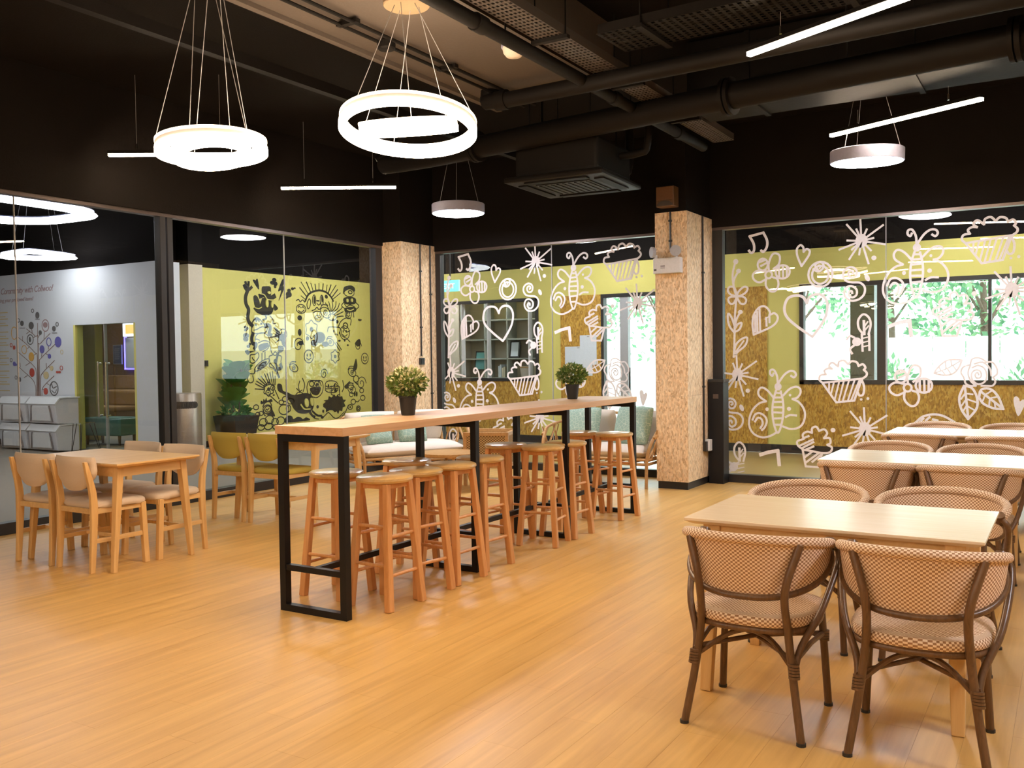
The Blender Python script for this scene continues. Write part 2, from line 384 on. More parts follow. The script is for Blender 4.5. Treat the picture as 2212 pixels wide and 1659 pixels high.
# ================================================================ drawings (mm on their wall plane)
DOODLE={'music_note':[('l',24,[3074,2747,2920,2776]),('s',24,[2920,2776,2880,2687,2884,2614,2921,2566,2947,2582]),('s',24,[3074,2748,3029,2662,3026,2587,3056,2562,3082,2590])],'heart':[('s',20,[2508,2384,2551,2491,2557,2568,2521,2609,2490,2586,2486,2536]),('s',20,[2486,2536,2455,2562,2422,2543,2430,2496,2464,2444,2508,2384])],'sunburst':[('d',0,[1892,2608,61,73,0]),('l',18,[1892,2608,2039,2790]),('l',18,[1892,2608,1903,2831]),('l',18,[1892,2608,1678,2755]),('l',18,[1892,2608,1942,2734]),('l',18,[1892,2608,1838,2726]),('l',18,[1892,2608,1772,2629]),('l',18,[1892,2608,1662,2556]),('l',18,[1892,2608,1797,2501]),('l',18,[1892,2608,1822,2368]),('l',18,[1892,2608,1915,2466]),('l',18,[1892,2608,2014,2424]),('l',18,[1892,2608,1989,2523]),('l',18,[1892,2608,2116,2532]),('l',18,[1892,2608,2035,2623])],'dot':[('d',0,[1769,2423,25,24,0])],'blossom':[('e',20,[2864,2310,37,39,0]),('e',20,[2929,2426,56,65,0]),('l',20,[2963,2454,2907,2473]),('l',20,[2949,2411,2889,2440]),('s',20,[2860,2346,2863,2429,2824,2527,2778,2538,2742,2504,2751,2422,2811,2371]),('e',20,[2711,2333,77,73,0]),('l',20,[2751,2399,2747,2266]),('l',20,[2708,2406,2705,2260]),('l',20,[2665,2389,2666,2271]),('s',20,[2890,2283,2895,2192,2844,2129,2789,2131,2757,2194,2770,2259,2816,2279]),('s',20,[2889,2348,2982,2363,3039,2320,3025,2263,2964,2232,2890,2265])],'flower_stem':[('d',0,[3232,2478,29,30,0]),('d',0,[3201,2371,27,26,0]),('s',20,[3242,2458,3266,2361,3267,2267,3247,2153,3225,2091]),('s',20,[3209,2357,3246,2294,3260,2229,3241,2134]),('s',20,[3225,2091,3292,2113,3325,2157,3306,2198,3253,2191,3229,2124,3225,2091]),('s',20,[3225,2091,3201,2142,3143,2190,3101,2179,3115,2133,3172,2098,3225,2091]),('s',20,[3225,2087,3153,2083,3116,2044,3135,2003,3182,2010,3220,2077]),('s',20,[3225,2087,3297,2085,3321,2053,3297,2010,3259,2013,3230,2068]),('s',20,[3227,2077,3245,1872,3249,1721,3254,1533]),('s',20,[3249,1679,3304,1751,3326,1827,3322,1901,3284,1854,3253,1768]),('s',20,[3243,1693,3193,1720,3169,1789,3212,1777,3243,1731]),('d',0,[3183,1912,27,24,0]),('s',20,[3191,1898,3223,1843,3241,1777]),('s',20,[3254,1533,3262,1411]),('s',20,[3257,1439,3238,1542,3175,1607,3108,1624,3128,1540,3214,1467,3262,1411]),('l',16,[3238,1467,3147,1588])],'large_heart':[('s',26,[2396,1618,2546,1725,2663,1834,2694,1935,2658,2038,2576,2069,2496,2050,2452,1980]),('s',26,[2452,1980,2425,2042,2359,2073,2281,2049,2238,1962,2255,1838,2317,1724,2396,1618])],'striped_heart':[('s',20,[3033,1655,3046,1762,3032,1874,2970,1955,2905,1963,2856,1909,2853,1867]),('s',20,[2853,1867,2804,1886,2767,1846,2781,1787,2837,1738,2930,1696,3033,1655]),('l',20,[3017,1873,3016,1687]),('l',20,[2994,1909,2991,1687]),('l',20,[2968,1941,2960,1695]),('l',20,[2892,1841,2890,1749]),('l',20,[2858,1868,2857,1785]),('l',12,[2906,1823,2855,1858])],'egg':[('e',20,[2311,2283,126,134,0]),('e',20,[2311,2278,87,96,0]),('s',20,[2337,2333,2363,2380,2336,2409,2293,2407,2276,2370,2297,2331,2341,2316,2385,2345]),('s',14,[2341,2365,2323,2382,2306,2367,2319,2346])],'swirl':[('s',20,[1989,2269,1972,2281,1985,2304,2015,2297,2023,2262,1998,2230,1956,2240,1939,2288,1964,2329,2014,2340,2065,2308,2078,2256,2049,2202,1989,2181,1906,2172,1860,2122,1868,2048,1923,1998,1998,1990,2049,2025,2066,2079,2040,2131,1990,2141,1943,2104,1943,2047,1986,2022,2019,2050,2015,2085,1990,2089,1985,2066])],'petal':[('d',0,[1835,2221,23,40,25])],'feather':[('s',20,[1873,1632,1919,1695,1927,1774,1894,1830,1856,1838,1815,1797,1802,1727,1823,1631]),('l',24,[1869,1772,1865,1632]),('l',14,[1831,1762,1865,1711]),('l',14,[1823,1719,1865,1667]),('l',20,[1890,1633,1882,1457]),('l',20,[1817,1631,1814,1465]),('l',12,[1886,1589,1817,1605]),('l',12,[1886,1545,1817,1561]),('l',12,[1883,1501,1815,1517]),('d',0,[1940,1555,46,46,0]),('s',20,[1965,1599,2007,1618,2041,1583]),('s',20,[1965,1520,2008,1477,1987,1432])],'butterfly':[('d',0,[1356,2500,39,42,0]),('s',20,[1378,2459,1408,2355,1420,2219,1402,2082,1363,1991,1327,2061,1302,2195,1302,2331,1327,2451]),('l',20,[1371,2433,1323,2430]),('l',20,[1388,2380,1314,2382]),('l',20,[1401,2331,1308,2334]),('l',20,[1408,2272,1304,2274]),('l',20,[1408,2217,1305,2213]),('l',20,[1405,2148,1314,2154]),('l',20,[1394,2081,1325,2082]),('s',20,[1359,2538,1367,2619,1401,2684,1438,2680,1443,2642,1418,2620,1404,2647]),('s',20,[1351,2542,1288,2630,1230,2670,1182,2666,1162,2632,1184,2602,1215,2621]),('s',20,[1408,2382,1474,2459,1537,2490,1574,2451,1562,2392,1489,2337]),('s',20,[1489,2337,1566,2313,1638,2240,1677,2139,1674,2043,1622,1968,1530,1935,1442,1956,1375,1995]),('s',20,[1300,2405,1230,2476,1161,2501,1118,2477,1116,2428,1153,2380,1201,2368]),('s',20,[1201,2366,1137,2337,1084,2271,1066,2191,1091,2100,1145,2052,1230,2040,1304,2064]),('s',20,[1641,2128,1610,2191,1554,2203,1498,2164,1483,2111,1506,2048,1538,2016]),('s',20,[1614,2109,1582,2151,1542,2140,1528,2088,1554,2038]),('d',0,[1478,2250,19,21,0]),('d',0,[1238,2259,22,22,0]),('d',0,[1226,2409,14,15,0]),('s',20,[1275,2167,1230,2190,1160,2188])],'cupcake':[('s',20,[910,2511,944,2547,929,2593,873,2601]),('s',20,[873,2601,890,2639,855,2664,810,2661]),('s',20,[810,2661,842,2693,807,2728,748,2683]),('s',20,[748,2683,739,2733,689,2749,646,2707]),('s',20,[646,2707,610,2740,559,2728,541,2690]),('s',20,[541,2690,498,2708,473,2674,487,2649]),('s',20,[487,2649,459,2616,466,2584,505,2555]),('l',20,[910,2511,505,2557]),('l',20,[907,2506,768,2304,585,2325,509,2552]),('l',16,[840,2514,843,2434]),('l',16,[790,2522,819,2403]),('l',16,[736,2529,784,2331]),('l',16,[689,2533,743,2312]),('l',16,[637,2537,702,2316]),('l',16,[580,2543,651,2318]),('l',16,[530,2547,616,2327]),('s',20,[509,2544,486,2473,495,2393,530,2379,551,2413]),('d',0,[515,2338,13,13,0]),('d',0,[448,2348,14,16,0])],'cup_cloud':[('s',20,[2493,393,2553,438,2558,485,2493,511]),('s',20,[2493,511,2500,562,2456,592,2405,582]),('s',20,[2405,582,2401,631,2359,649,2328,605]),('s',20,[2328,605,2274,623,2245,580,2278,528]),('s',20,[2278,528,2220,530,2211,479,2243,457]),('s',20,[2243,457,2195,429,2220,377,2310,368,2401,383,2493,393]),('l',20,[2530,439,2392,510]),('l',20,[2502,416,2387,482]),('l',20,[2465,399,2387,435]),('l',20,[2483,525,2437,546]),('l',20,[2502,388,2471,215]),('l',20,[2297,364,2343,212]),('l',20,[2489,308,2401,378]),('l',20,[2475,253,2338,362]),('l',20,[2402,266,2315,344]),('l',20,[2471,215,2343,212])],'corner_mark':[('l',34,[2966,319,2879,350,2772,372,2757,215])],'flat_blob':[('d',0,[3262,175,42,49,0]),('l',20,[3241,206,3211,222]),('l',20,[3250,137,3242,98])],'plain_leaf':[('s',16,[1196,1223,1150,1293,1078,1350,1007,1359,942,1353]),('s',16,[942,1353,968,1281,1024,1218,1106,1203,1196,1223]),('s',12,[1196,1223,1078,1270,942,1353]),('l',12,[1135,1246,1150,1290]),('l',12,[1085,1270,1092,1332]),('l',12,[1035,1293,1042,1352]),('l',12,[1121,1246,1092,1207]),('l',12,[1071,1266,1042,1215]),('l',12,[1021,1297,993,1254])],'rose':[('s',16,[790,1206,804,1230,824,1207,811,1176,783,1176,769,1206,783,1245,825,1253,856,1214,845,1152,797,1114,741,1137,721,1199,742,1268,797,1299,852,1276]),('s',16,[866,1307,852,1361,797,1375,749,1353,728,1330]),('s',16,[728,1330,673,1329,632,1268,632,1214,666,1183]),('s',16,[866,1307,929,1284,950,1230,922,1175,908,1121,866,1098,817,1098]),('s',16,[666,1183,646,1137,673,1099,728,1099,769,1098]),('s',16,[832,1315,756,1330,694,1268,680,1199]),('s',16,[866,1300,887,1230,866,1152,817,1098])],'rose_leaf':[('s',20,[886,767,946,863,965,980,922,1098]),('s',20,[922,1098,852,1075,807,982,810,874,886,767]),('l',20,[915,1090,885,779]),('l',14,[908,1028,950,965]),('l',14,[902,965,946,895]),('l',14,[896,903,929,848]),('l',14,[904,1020,845,1013]),('l',14,[899,966,817,936]),('l',14,[894,896,831,858]),('s',20,[576,872,659,878,748,921,789,982]),('s',20,[789,982,769,1060,693,1068,625,1000,576,872]),('l',20,[776,1044,581,878]),('l',14,[734,1010,673,1053]),('l',14,[693,976,625,992]),('l',14,[734,1010,755,952]),('l',14,[693,972,700,906]),('l',14,[652,938,645,884])],'solid_heart':[('f',0,[450,806,483,910,487,978,464,998,440,975,434,949,407,968,390,942,410,873])],'arc_wheel':[('s',20,[1368,720,1302,781,1207,806,1113,793,1010,735]),('l',20,[1324,729,1294,765]),('l',20,[1272,742,1236,779]),('l',20,[1207,756,1164,745])]}
DOODLE_AT=[('music_note',0,0),('heart',0,0),('sunburst',0,0),('dot',0,0),('blossom',0,0),('flower_stem',0,0),('large_heart',0,0),('striped_heart',0,0),('egg',0,0),('swirl',0,0),('petal',0,0),('feather',0,0),('butterfly',0,0),('cupcake',0,0),('cup_cloud',0,0),('corner_mark',0,0),('flat_blob',0,0),('plain_leaf',0,0),('rose',0,0),('rose_leaf',0,0),('solid_heart',0,0),('arc_wheel',0,0),('butterfly',1410,-1422),('cupcake',1382,-1389),('sunburst',1328,-1396),('sunburst',-33,-1970),('sunburst',-1385,-578),('dot',1335,-1392),('dot',415,-1806),('dot',-937,-414),('corner_mark',-1346,1390),('feather',1334,-1391),('petal',1339,-1383),('swirl',1303,-1399),('blossom',-1420,-1235),('cup_cloud',-1355,1382)]
MURAL={'waving_arm':[('s',66,[11513,2659,11466,2549,11475,2432,11530,2336,11508,2208,11531,2121,11607,2054]),('s',50,[11513,2659,11463,2705,11439,2752]),('s',46,[11508,2678,11490,2755,11473,2812]),('s',46,[11514,2678,11535,2748,11544,2817]),('s',46,[11520,2669,11573,2701,11612,2733]),('s',60,[11911,2070,12019,2063,12030,1993,12001,1922,12055,1892]),('s',60,[11622,1916,11587,1827,11611,1738,11689,1729,11648,1649])],'onigiri_figure':[('s',16,[11593,2014,11622,2133,11715,2200,11807,2158,11911,2060,11963,2001,11907,1940,11747,1918,11603,1925,11593,2014]),('f',0,[11628,2113,11702,2199,11780,2167,11766,2117,11740,2156,11700,2115,11675,2154]),('l',16,[11673,2085,11705,2056]),('l',16,[11706,2085,11672,2055]),('l',16,[11805,2103,11838,2079]),('l',16,[11838,2104,11804,2078]),('s',16,[11644,1975,11709,1987,11776,2018,11857,2039,11923,2021])],'small_marks':[('f',0,[11782,2698,11648,2843,11668,2869,11707,2857,11734,2888,11760,2870]),('d',0,[12157,2896,52,34,0]),('d',0,[12108,2842,55,36,0]),('d',0,[12183,2827,50,41,0]),('d',0,[12175,2775,30,30,0]),('f',0,[12249,2699,12352,2908,12415,2918,12370,2797,12411,2779,12258,2521,12325,2713]),('d',0,[12523,2724,43,31,0]),('d',0,[12514,2651,72,57,0]),('f',0,[12448,2566,12464,2638,12549,2632]),('d',0,[12610,2760,36,26,0]),('d',0,[12668,2773,23,17,0]),('d',0,[11445,2025,33,23,0]),('d',0,[11489,2002,31,24,0]),('d',0,[11450,1972,33,22,0]),('d',0,[11460,1874,67,49,0]),('d',0,[11452,1815,59,43,0]),('d',0,[11506,1688,39,29,0]),('d',0,[11539,1728,26,24,0])],'hat_bird':[('f',0,[11648,2370,11760,2384,11829,2487,11871,2558,12031,2526,12111,2459,12122,2358,12051,2265,11916,2241,11757,2275,11679,2322]),('f',0,[11654,2578,11726,2586,11789,2485,11787,2395,11694,2382,11657,2479]),('f',0,[11856,2747,11930,2766,12051,2768,12070,2699,12061,2608,11979,2584,11860,2638]),('s',75,[11805,2585,11899,2610,11992,2564,12087,2569,12156,2603]),('f',0,[12139,2460,12233,2383,12149,2339]),('s',26,[11929,2241,11941,2191,11860,2164]),('s',16,[12037,2239,12103,2176,12108,2105,12170,2102])],'bird_eyes':[('d',1,[11955,2462,30,75,0]),('d',1,[12077,2447,22,61,0]),('d',1,[12010,2655,33,24,0]),('s',15,[11793,2629,11899,2610,11977,2533,12154,2532]),('s',14,[11668,2371,11759,2360,11826,2387])],'capped_figure':[('s',16,[11678,1798,11693,1877,11800,1929,11907,1920,11986,1871,12011,1801]),('s',16,[11742,1749,11876,1790,12010,1761,11967,1650,11844,1590]),('f',0,[11755,1709,11956,1755,11982,1700,11926,1650,11778,1610]),('s',16,[11770,1799,11705,1818,11678,1798])],'spiky_leaf':[('f',0,[12120,2040,12222,1996,12276,1926,12402,1907,12420,1815,12409,1650,12368,1691,12286,1793,12147,1752,12246,1834,12137,1883,12180,1945]),('s',16,[12026,1851,12177,1863,12287,1814,12354,1691])],'sun_face':[('s',34,[12942,2547,13020,2667,13157,2737,13342,2769,13512,2746,13637,2676,13714,2582]),('l',14,[12943,2579,12834,2641]),('l',20,[12982,2633,12801,2791]),('l',14,[13028,2683,12841,2898]),('l',20,[13089,2723,12982,2907]),('l',14,[13158,2748,13101,2893]),('l',20,[13234,2763,13214,2879]),('l',14,[13319,2778,13322,2907]),('l',20,[13419,2773,13438,2903]),('l',14,[13513,2751,13548,2888]),('l',20,[13575,2727,13659,2895]),('l',14,[13622,2697,13803,2898]),('l',20,[13668,2645,13849,2813]),('l',14,[13699,2614,13929,2751]),('e',16,[13183,2574,46,101,0]),('d',0,[13187,2579,21,75,0]),('e',16,[13391,2583,44,97,0]),('d',0,[13400,2611,22,70,0]),('d',0,[13283,2568,43,15,0]),('d',0,[13518,2659,41,37,30]),('s',16,[13258,2518,13303,2488,13366,2534])],'totem':[('f',0,[14010,2739,14030,2862,14114,2900,14248,2919,14348,2880,14354,2802,14212,2839,14078,2798]),('e',16,[14185,2770,152,78,0]),('e',20,[14219,2783,57,31,0]),('f',0,[14033,2663,14351,2678,14356,2554,14054,2542]),('f',0,[14061,2464,14354,2487,14361,2397,14075,2376]),('s',16,[14038,2541,14103,2488,14204,2526,14338,2497]),('s',16,[14374,2589,14475,2514,14387,2443]),('s',16,[14022,2574,13955,2504,14036,2452]),('l',16,[14100,2377,14080,2276]),('l',16,[14301,2384,14315,2283])],'totem_eyes':[('d',1,[14114,2611,27,36,0]),('d',1,[14248,2623,27,36,0]),('s',16,[14101,2432,14201,2414,14303,2446])],'sheep_face':[('e',16,[12827,2395,126,84,0]),('s',16,[12747,2413,12777,2446,12813,2416]),('s',16,[12842,2417,12880,2439,12916,2409]),('s',16,[12760,2361,12833,2333,12908,2377]),('s',16,[12707,2547,12766,2570,12809,2530,12869,2565,12927,2525]),('s',16,[12998,2412,12985,2496,13048,2594,13084,2543,13059,2436,13013,2402])],'palm_hair':[('s',16,[13612,2349,13552,2466,13491,2539]),('s',16,[13629,2371,13616,2479,13586,2565]),('s',16,[13653,2372,13695,2483,13682,2569]),('s',16,[13676,2373,13775,2475,13794,2574]),('s',16,[13692,2352,13839,2445,13891,2546]),('s',16,[13739,2331,13920,2426,13970,2472]),('s',16,[13771,2300,13935,2360,14001,2384]),('s',16,[13786,2267,13933,2294,13998,2296]),('e',16,[13674,2264,112,66,0]),('d',0,[13704,2221,29,20,0]),('s',16,[13117,2374,13194,2398,13256,2444,13301,2402,13379,2427]),('s',16,[13147,2333,13239,2368,13362,2351]),('e',16,[13281,2230,85,64,0]),('d',0,[13250,2230,15,17,0]),('d',0,[13305,2247,15,17,0])],'ghost_figure':[('s',16,[13539,1978,13573,2065,13733,2074,13894,2061,13941,1984,13955,1907,14086,1853,14184,1787]),('d',0,[13714,1992,19,28,0]),('d',0,[13883,1961,16,29,0]),('s',16,[13745,1932,13793,1938,13825,1916]),('s',16,[13846,2082,13930,2194,14097,2265,14230,2236,14210,2123]),('e',22,[14059,2109,66,56,0]),('s',16,[13960,2073,14089,1987,14190,2011]),('d',0,[13871,1807,33,18,0]),('d',0,[14027,1819,23,29,0]),('d',0,[14115,1720,27,18,0]),('d',0,[13816,2180,36,37,0]),('f',0,[14335,1743,14388,1811,14474,1846,14507,1767,14453,1699]),('f',0,[14451,2253,14554,2245,14518,2210,14458,2220]),('s',16,[13740,1762,13819,1674,13882,1608]),('s',16,[13789,1773,13868,1697,13931,1630])],'dark_clumps':[('d',0,[12786,2226,59,48,0]),('d',0,[13318,1867,148,107,0]),('d',0,[13161,1758,92,64,0]),('d',0,[13470,1738,94,50,0]),('d',0,[12983,1842,39,42,0]),('d',0,[12803,1756,68,42,0]),('d',0,[12779,1954,44,63,0])],'mug_figure':[('e',16,[11818,1357,202,60,-28]),('d',0,[11818,1352,134,44,-28]),('s',16,[11651,1280,11622,1202,11519,1204,11477,1107,11527,1046,11606,1074,11596,1173]),('s',16,[12014,1395,12094,1323,12160,1231]),('l',16,[11824,1567,11820,1437]),('l',16,[11898,1587,11894,1457]),('s',16,[11539,1469,11554,1538,11658,1548,11725,1577,11749,1507,11681,1429,11601,1390,11537,1420,11539,1469]),('s',16,[11591,1489,11610,1459,11642,1439]),('f',0,[11427,1597,11466,1627,11543,1607,11699,1617,11555,1578,11489,1538])],'long_arm':[('s',44,[12225,1576,12180,1464,12163,1353,12230,1270,12301,1310,12261,1361]),('s',40,[12176,1302,12187,1210,12227,1127]),('f',0,[12228,1698,12340,1688,12352,1617,12267,1576,12219,1627]),('s',16,[12022,1697,12060,1576,12141,1525,12211,1566])],'crown_figure':[('f',0,[11772,660,11780,719,11820,698,11841,747,11874,715,11902,764,11928,712,12023,738,12049,687,11927,692,11859,666]),('e',16,[11930,556,109,80,0]),('e',16,[11937,561,75,55,0]),('s',16,[11829,557,11853,455,11880,444]),('f',0,[12006,618,12045,545,12104,420,11921,461,12017,526]),('s',16,[11897,563,11923,542,11964,570]),('s',16,[11817,608,11873,675,11981,690,12034,616])],'spiky_bird':[('s',16,[11865,896,11881,966,11990,1002,12098,989]),('e',16,[12067,939,52,45,0]),('e',16,[11952,857,54,48,0]),('d',0,[12070,939,16,14,0]),('d',0,[11952,857,16,14,0]),('l',16,[11866,916,11641,934]),('l',16,[11866,936,11657,1023]),('l',16,[11881,966,11684,1071]),('l',16,[11908,985,11725,1120]),('l',16,[11935,994,11792,1158]),('l',16,[11976,1003,11874,1196]),('l',16,[12017,1001,11941,1195]),('l',16,[12058,1000,12009,1214]),('l',16,[12099,999,12064,1233]),('l',16,[12126,988,12130,1150]),('l',16,[11998,800,12186,660]),('l',16,[12123,896,12216,730]),('d',0,[12087,806,22,14,0])],'cloud_bubbles':[('e',16,[11823,327,94,70,0]),('e',16,[11972,367,102,76,0]),('e',16,[12108,318,83,61,0]),('e',16,[12247,329,98,72,0]),('e',16,[11767,240,80,50,0]),('e',16,[11942,248,95,60,0]),('e',16,[12119,225,69,41,0]),('e',16,[12336,529,127,92,0]),('e',16,[12370,723,71,47,0]),('e',16,[12270,666,56,41,0]),('e',16,[12510,675,86,52,0]),('e',16,[12450,543,57,62,0]),('e',16,[11658,606,61,44,0]),('e',16,[11774,490,53,36,0]),('e',16,[11694,475,53,40,0]),('d',0,[11706,434,1,1,0])],'black_bird_head':[('f',0,[12181,986,12223,1010,12292,982,12318,879,12430,844,12600,785,12864,811,13042,777,13122,635,13080,488,12913,423,12707,446,12579,536,12510,644,12372,795,12206,873]),('f',0,[12352,353,12432,410,12532,393,12573,339,12676,374,12763,358,12821,323,12911,349,12984,291,12414,282,12358,291]),('s',40,[13004,471,13062,382,13137,346]),('f',0,[13030,873,13151,880,13149,816,13058,809])],'bird_head_eyes':[('d',1,[12911,624,51,84,-8]),('d',1,[13051,639,39,80,-8]),('s',24,[12762,600,12856,511,13005,503])],'toothy_mouth':[('f',0,[13040,905,13292,918,13306,842,13226,759,13105,775,13046,830]),('s',16,[12955,813,12943,930,13006,1033,13188,1039,13341,1024,13385,925,13351,797,13225,716,13088,733,13030,810]),('e',16,[13072,978,61,49,0]),('e',16,[13209,985,61,43,0]),('d',0,[13217,974,25,19,0]),('s',16,[12748,821,12722,947,12754,1041]),('s',16,[12837,838,12884,963,12829,1091]),('s',16,[12663,908,12749,852,12808,871])],'square_face':[('s',16,[13446,837,13449,967,13529,1018,13704,1013,13799,956,13805,856,13730,793,13539,800,13446,837]),('l',16,[13446,869,13805,867]),('d',0,[13535,931,19,30,0]),('d',0,[13710,931,19,31,0]),('s',16,[13571,821,13635,829,13668,850]),('s',16,[13464,923,13542,898,13622,917,13701,893,13798,912]),('l',16,[13846,888,13858,711]),('s',16,[13948,1017,13977,883,13926,796])],'maple_leaf':[('l',4,[13727,683,13563,505]),('p',0,[13376,580,13455,619,13393,644,13519,660,13537,724,13616,694,13697,750,13744,704,13794,735,13841,695,13923,708,13946,640,14037,630,13969,578,14017,503,13934,485,13915,409,13834,430,13800,360,13753,418,13704,399,13641,446,13546,451,13450,413,13452,478,13375,526])],'flower_face':[('e',16,[14198,730,54,45,0]),('e',16,[14516,796,62,46,0]),('e',16,[14546,647,70,52,0]),('e',16,[14253,581,68,52,0]),('d',0,[14300,737,24,52,0]),('d',0,[14359,734,24,52,0]),('s',16,[14321,589,14389,574,14441,606]),('e',16,[14158,479,67,49,0]),('d',0,[14158,476,23,20,0]),('e',16,[14403,438,62,52,0]),('e',16,[14403,438,31,27,0]),('s',16,[13879,289,13997,370,14100,521]),('s',16,[13369,320,13497,400,13560,385,13685,290,13814,293,13981,394]),('f',0,[13994,894,14062,947,14163,1000,14110,901,14059,847]),('e',16,[14186,899,84,67,20]),('f',0,[14273,1008,14399,937,14381,920,14281,986]),('e',16,[14350,1040,79,68,0]),('f',0,[14253,1211,14344,1435,14377,1401,14391,1288,14338,1210]),('d',0,[13346,322,37,26,0]),('d',0,[13220,534,31,32,0]),('d',0,[13372,439,25,28,0]),('s',34,[13081,456,13201,374,13323,356]),('s',14,[12990,429,13123,325,13245,296])]}
WALLTREE={'brown':[('s',9,[15279,871,15276,1039,15365,1164,15600,1291,15754,1376]),('s',9,[15248,872,15241,1276,15307,1388,15588,1544,15773,1642]),('s',9,[15232,872,15201,1526,15272,1624,15528,1782,15777,1907]),('s',9,[15213,872,15173,1831,15235,1902,15492,2033]),('s',9,[15194,872,15173,1734,15164,2122]),('s',9,[15175,872,15164,1706,15100,1774,14814,1940]),('s',9,[15154,873,15140,1428,15088,1525,14661,1766]),('s',9,[15130,873,15116,1178,15053,1275,14708,1480]),('s',9,[15095,873,15078,998,14968,1089,14732,1220]),('l',8,[15496,1950,15398,1996]),('l',8,[15308,1875,15248,1895]),('l',8,[15328,1952,15336,2029]),('l',8,[15484,1690,15422,1731]),('l',8,[15622,1826,15618,1910]),('l',8,[15298,1576,15226,1603]),('l',8,[15546,1403,15424,1447]),('l',8,[15605,1192,15506,1227]),('l',8,[15705,1376,15714,1446]),('l',8,[15116,1927,15166,1872]),('l',8,[14991,1855,14974,1978]),('l',8,[14872,1674,14870,1722]),('l',8,[15075,1552,15061,1607]),('l',8,[14945,1599,14877,1571]),('l',8,[14944,1358,14946,1434]),('l',8,[14897,1385,14818,1344]),('l',8,[15077,1262,15019,1248]),('l',8,[14956,1096,14843,1055]),('l',8,[15078,998,15032,978])],'grey':[('d',0,[15350,2088,71,64,0]),('e',14,[15393,1849,90,84,0]),('d',0,[15400,1849,29,47,0]),('d',0,[15091,1961,40,39,0]),('e',10,[15298,2341,33,31,0]),('d',0,[15160,2260,52,55,0]),('e',10,[15727,2188,37,31,0]),('d',0,[15620,2135,48,45,0]),('e',10,[14606,2089,34,33,0]),('d',0,[14695,2019,46,44,0]),('e',14,[14741,1007,114,117,0]),('s',12,[14807,1083,14764,1014,14671,1042]),('s',12,[14812,973,14722,932,14674,987]),('e',9,[15849,1192,32,31,0]),('d',0,[15728,1157,27,42,0]),('e',9,[15982,1498,32,31,0]),('l',8,[15222,2193,15104,2189]),('l',8,[15696,2056,15539,2052]),('l',8,[14756,1946,14619,1945])],'violet':[('e',14,[14855,1797,64,69,0]),('d',0,[14592,1792,90,90,0]),('d',0,[15053,1674,65,69,0]),('d',0,[14847,1554,44,41,0]),('d',0,[15886,1434,39,40,0]),('d',0,[15838,1419,29,23,0])],'orange':[('e',10,[15581,1678,72,73,0]),('d',0,[15371,1551,76,78,0]),('e',12,[15865,1970,88,108,0])],'red':[('d',0,[15365,1279,71,76,0]),('d',0,[14979,958,58,58,0]),('d',0,[14637,1285,32,19,0]),('d',0,[14574,1285,32,19,0]),('e',10,[14521,1353,36,35,0]),('e',10,[15969,1762,32,31,0]),('d',0,[15877,1717,34,37,0])],'mauve':[('e',14,[14941,2077,97,99,0]),('d',0,[14941,2088,60,47,0])],'sand':[('d',0,[14957,1231,74,63,0]),('d',0,[14795,1350,46,44,0]),('e',8,[14498,1621,36,35,0])]}
# ================================================================ structure
CZ = 4.0   # slab height
XB, YL, XF, XW, YM = 10.2, 7.7, 13.5, 9.35, 12.4     # back glass, left glass, far wall, white wall, mural wall
# ---- floors
fl = thing('floor', 'light oak plank floor of the dining room', 'floor', kind='structure')
bx(-4, XB, -4, YL, -.06, -.0085).build('subfloor', 'subfloor', fl)
PW, PL, GAP = .155, .94, .0006
cells = []
row = 0; y = -4.
while y < YL-.01:
    off = (row*.37) % 1*PL
    x = -4-off
    while x < XB:
        x0, x1 = max(x, -4), min(x+PL, XB-.02); y1 = min(y+PW, YL-.02)
        if x1-x0 > .03 and y1-y > .02: cells.append((x0, x1, y, y1))
        x += PL
    y += PW; row += 1
def vis(c):
    px, py = (c[0]+c[1])/2, (c[2]+c[3])/2
    a = math.atan2(py, px)-YAW; d = px*math.cos(YAW)+py*math.sin(YAW)
    return d if (abs(a) < .56 and d > 2.6 and c[1]-c[0] > PL-.01 and c[3]-c[2] > PW-.01) else 99
cells.sort(key=vis)
pm = None
for c in cells[:300]:
    if pm is None:
        pm = bx(0, PL-GAP, 0, PW-GAP, -.008, 0).build('plank', 'floor_plank', fl, (c[0], c[2], 0)); o = pm
    else:
        o = pm.copy(); C.objects.link(o); o.location = (c[0], c[2], 0)
mb = MB()
for c in cells[300:]: mb.b(c[0], c[1]-GAP, c[2], c[3]-GAP, -.008, 0)
tag(mb.build('plank_field', 'floor_plank', fl), kind='stuff')
tag(MB().b(-4, 16.2, 9.75, 20.6, -.06, -.004).b(-4, XF, YL, 9.75, -.06, -.004).build('floor_corridor', 'carpet'), 'grey carpeted corridor floor behind the left glass wall', 'floor', kind='structure')
tag(bx(XB, XF, -4, YL, -.06, -.004).build('floor_back', 'back_floor'), 'brown floor of the strip behind the decorated glass wall', 'floor', kind='structure')
tag(bx(-4.2, 16.2, -4.2, 20.6, CZ, CZ+.1).build('ceiling', 'black_paint'), 'black painted ceiling slab above all rooms', 'ceiling', kind='structure')
tag(bx(-4.2, -4, -4.2, 20.6, 0, CZ).build('wall_rear', 'cream_wall'), 'plain cream wall behind the viewer', 'wall', kind='structure')
tag(bx(-4, XF, -4.2, -4, 0, CZ).build('wall_right', 'cream_wall'), 'plain cream wall on the right side', 'wall', kind='structure')

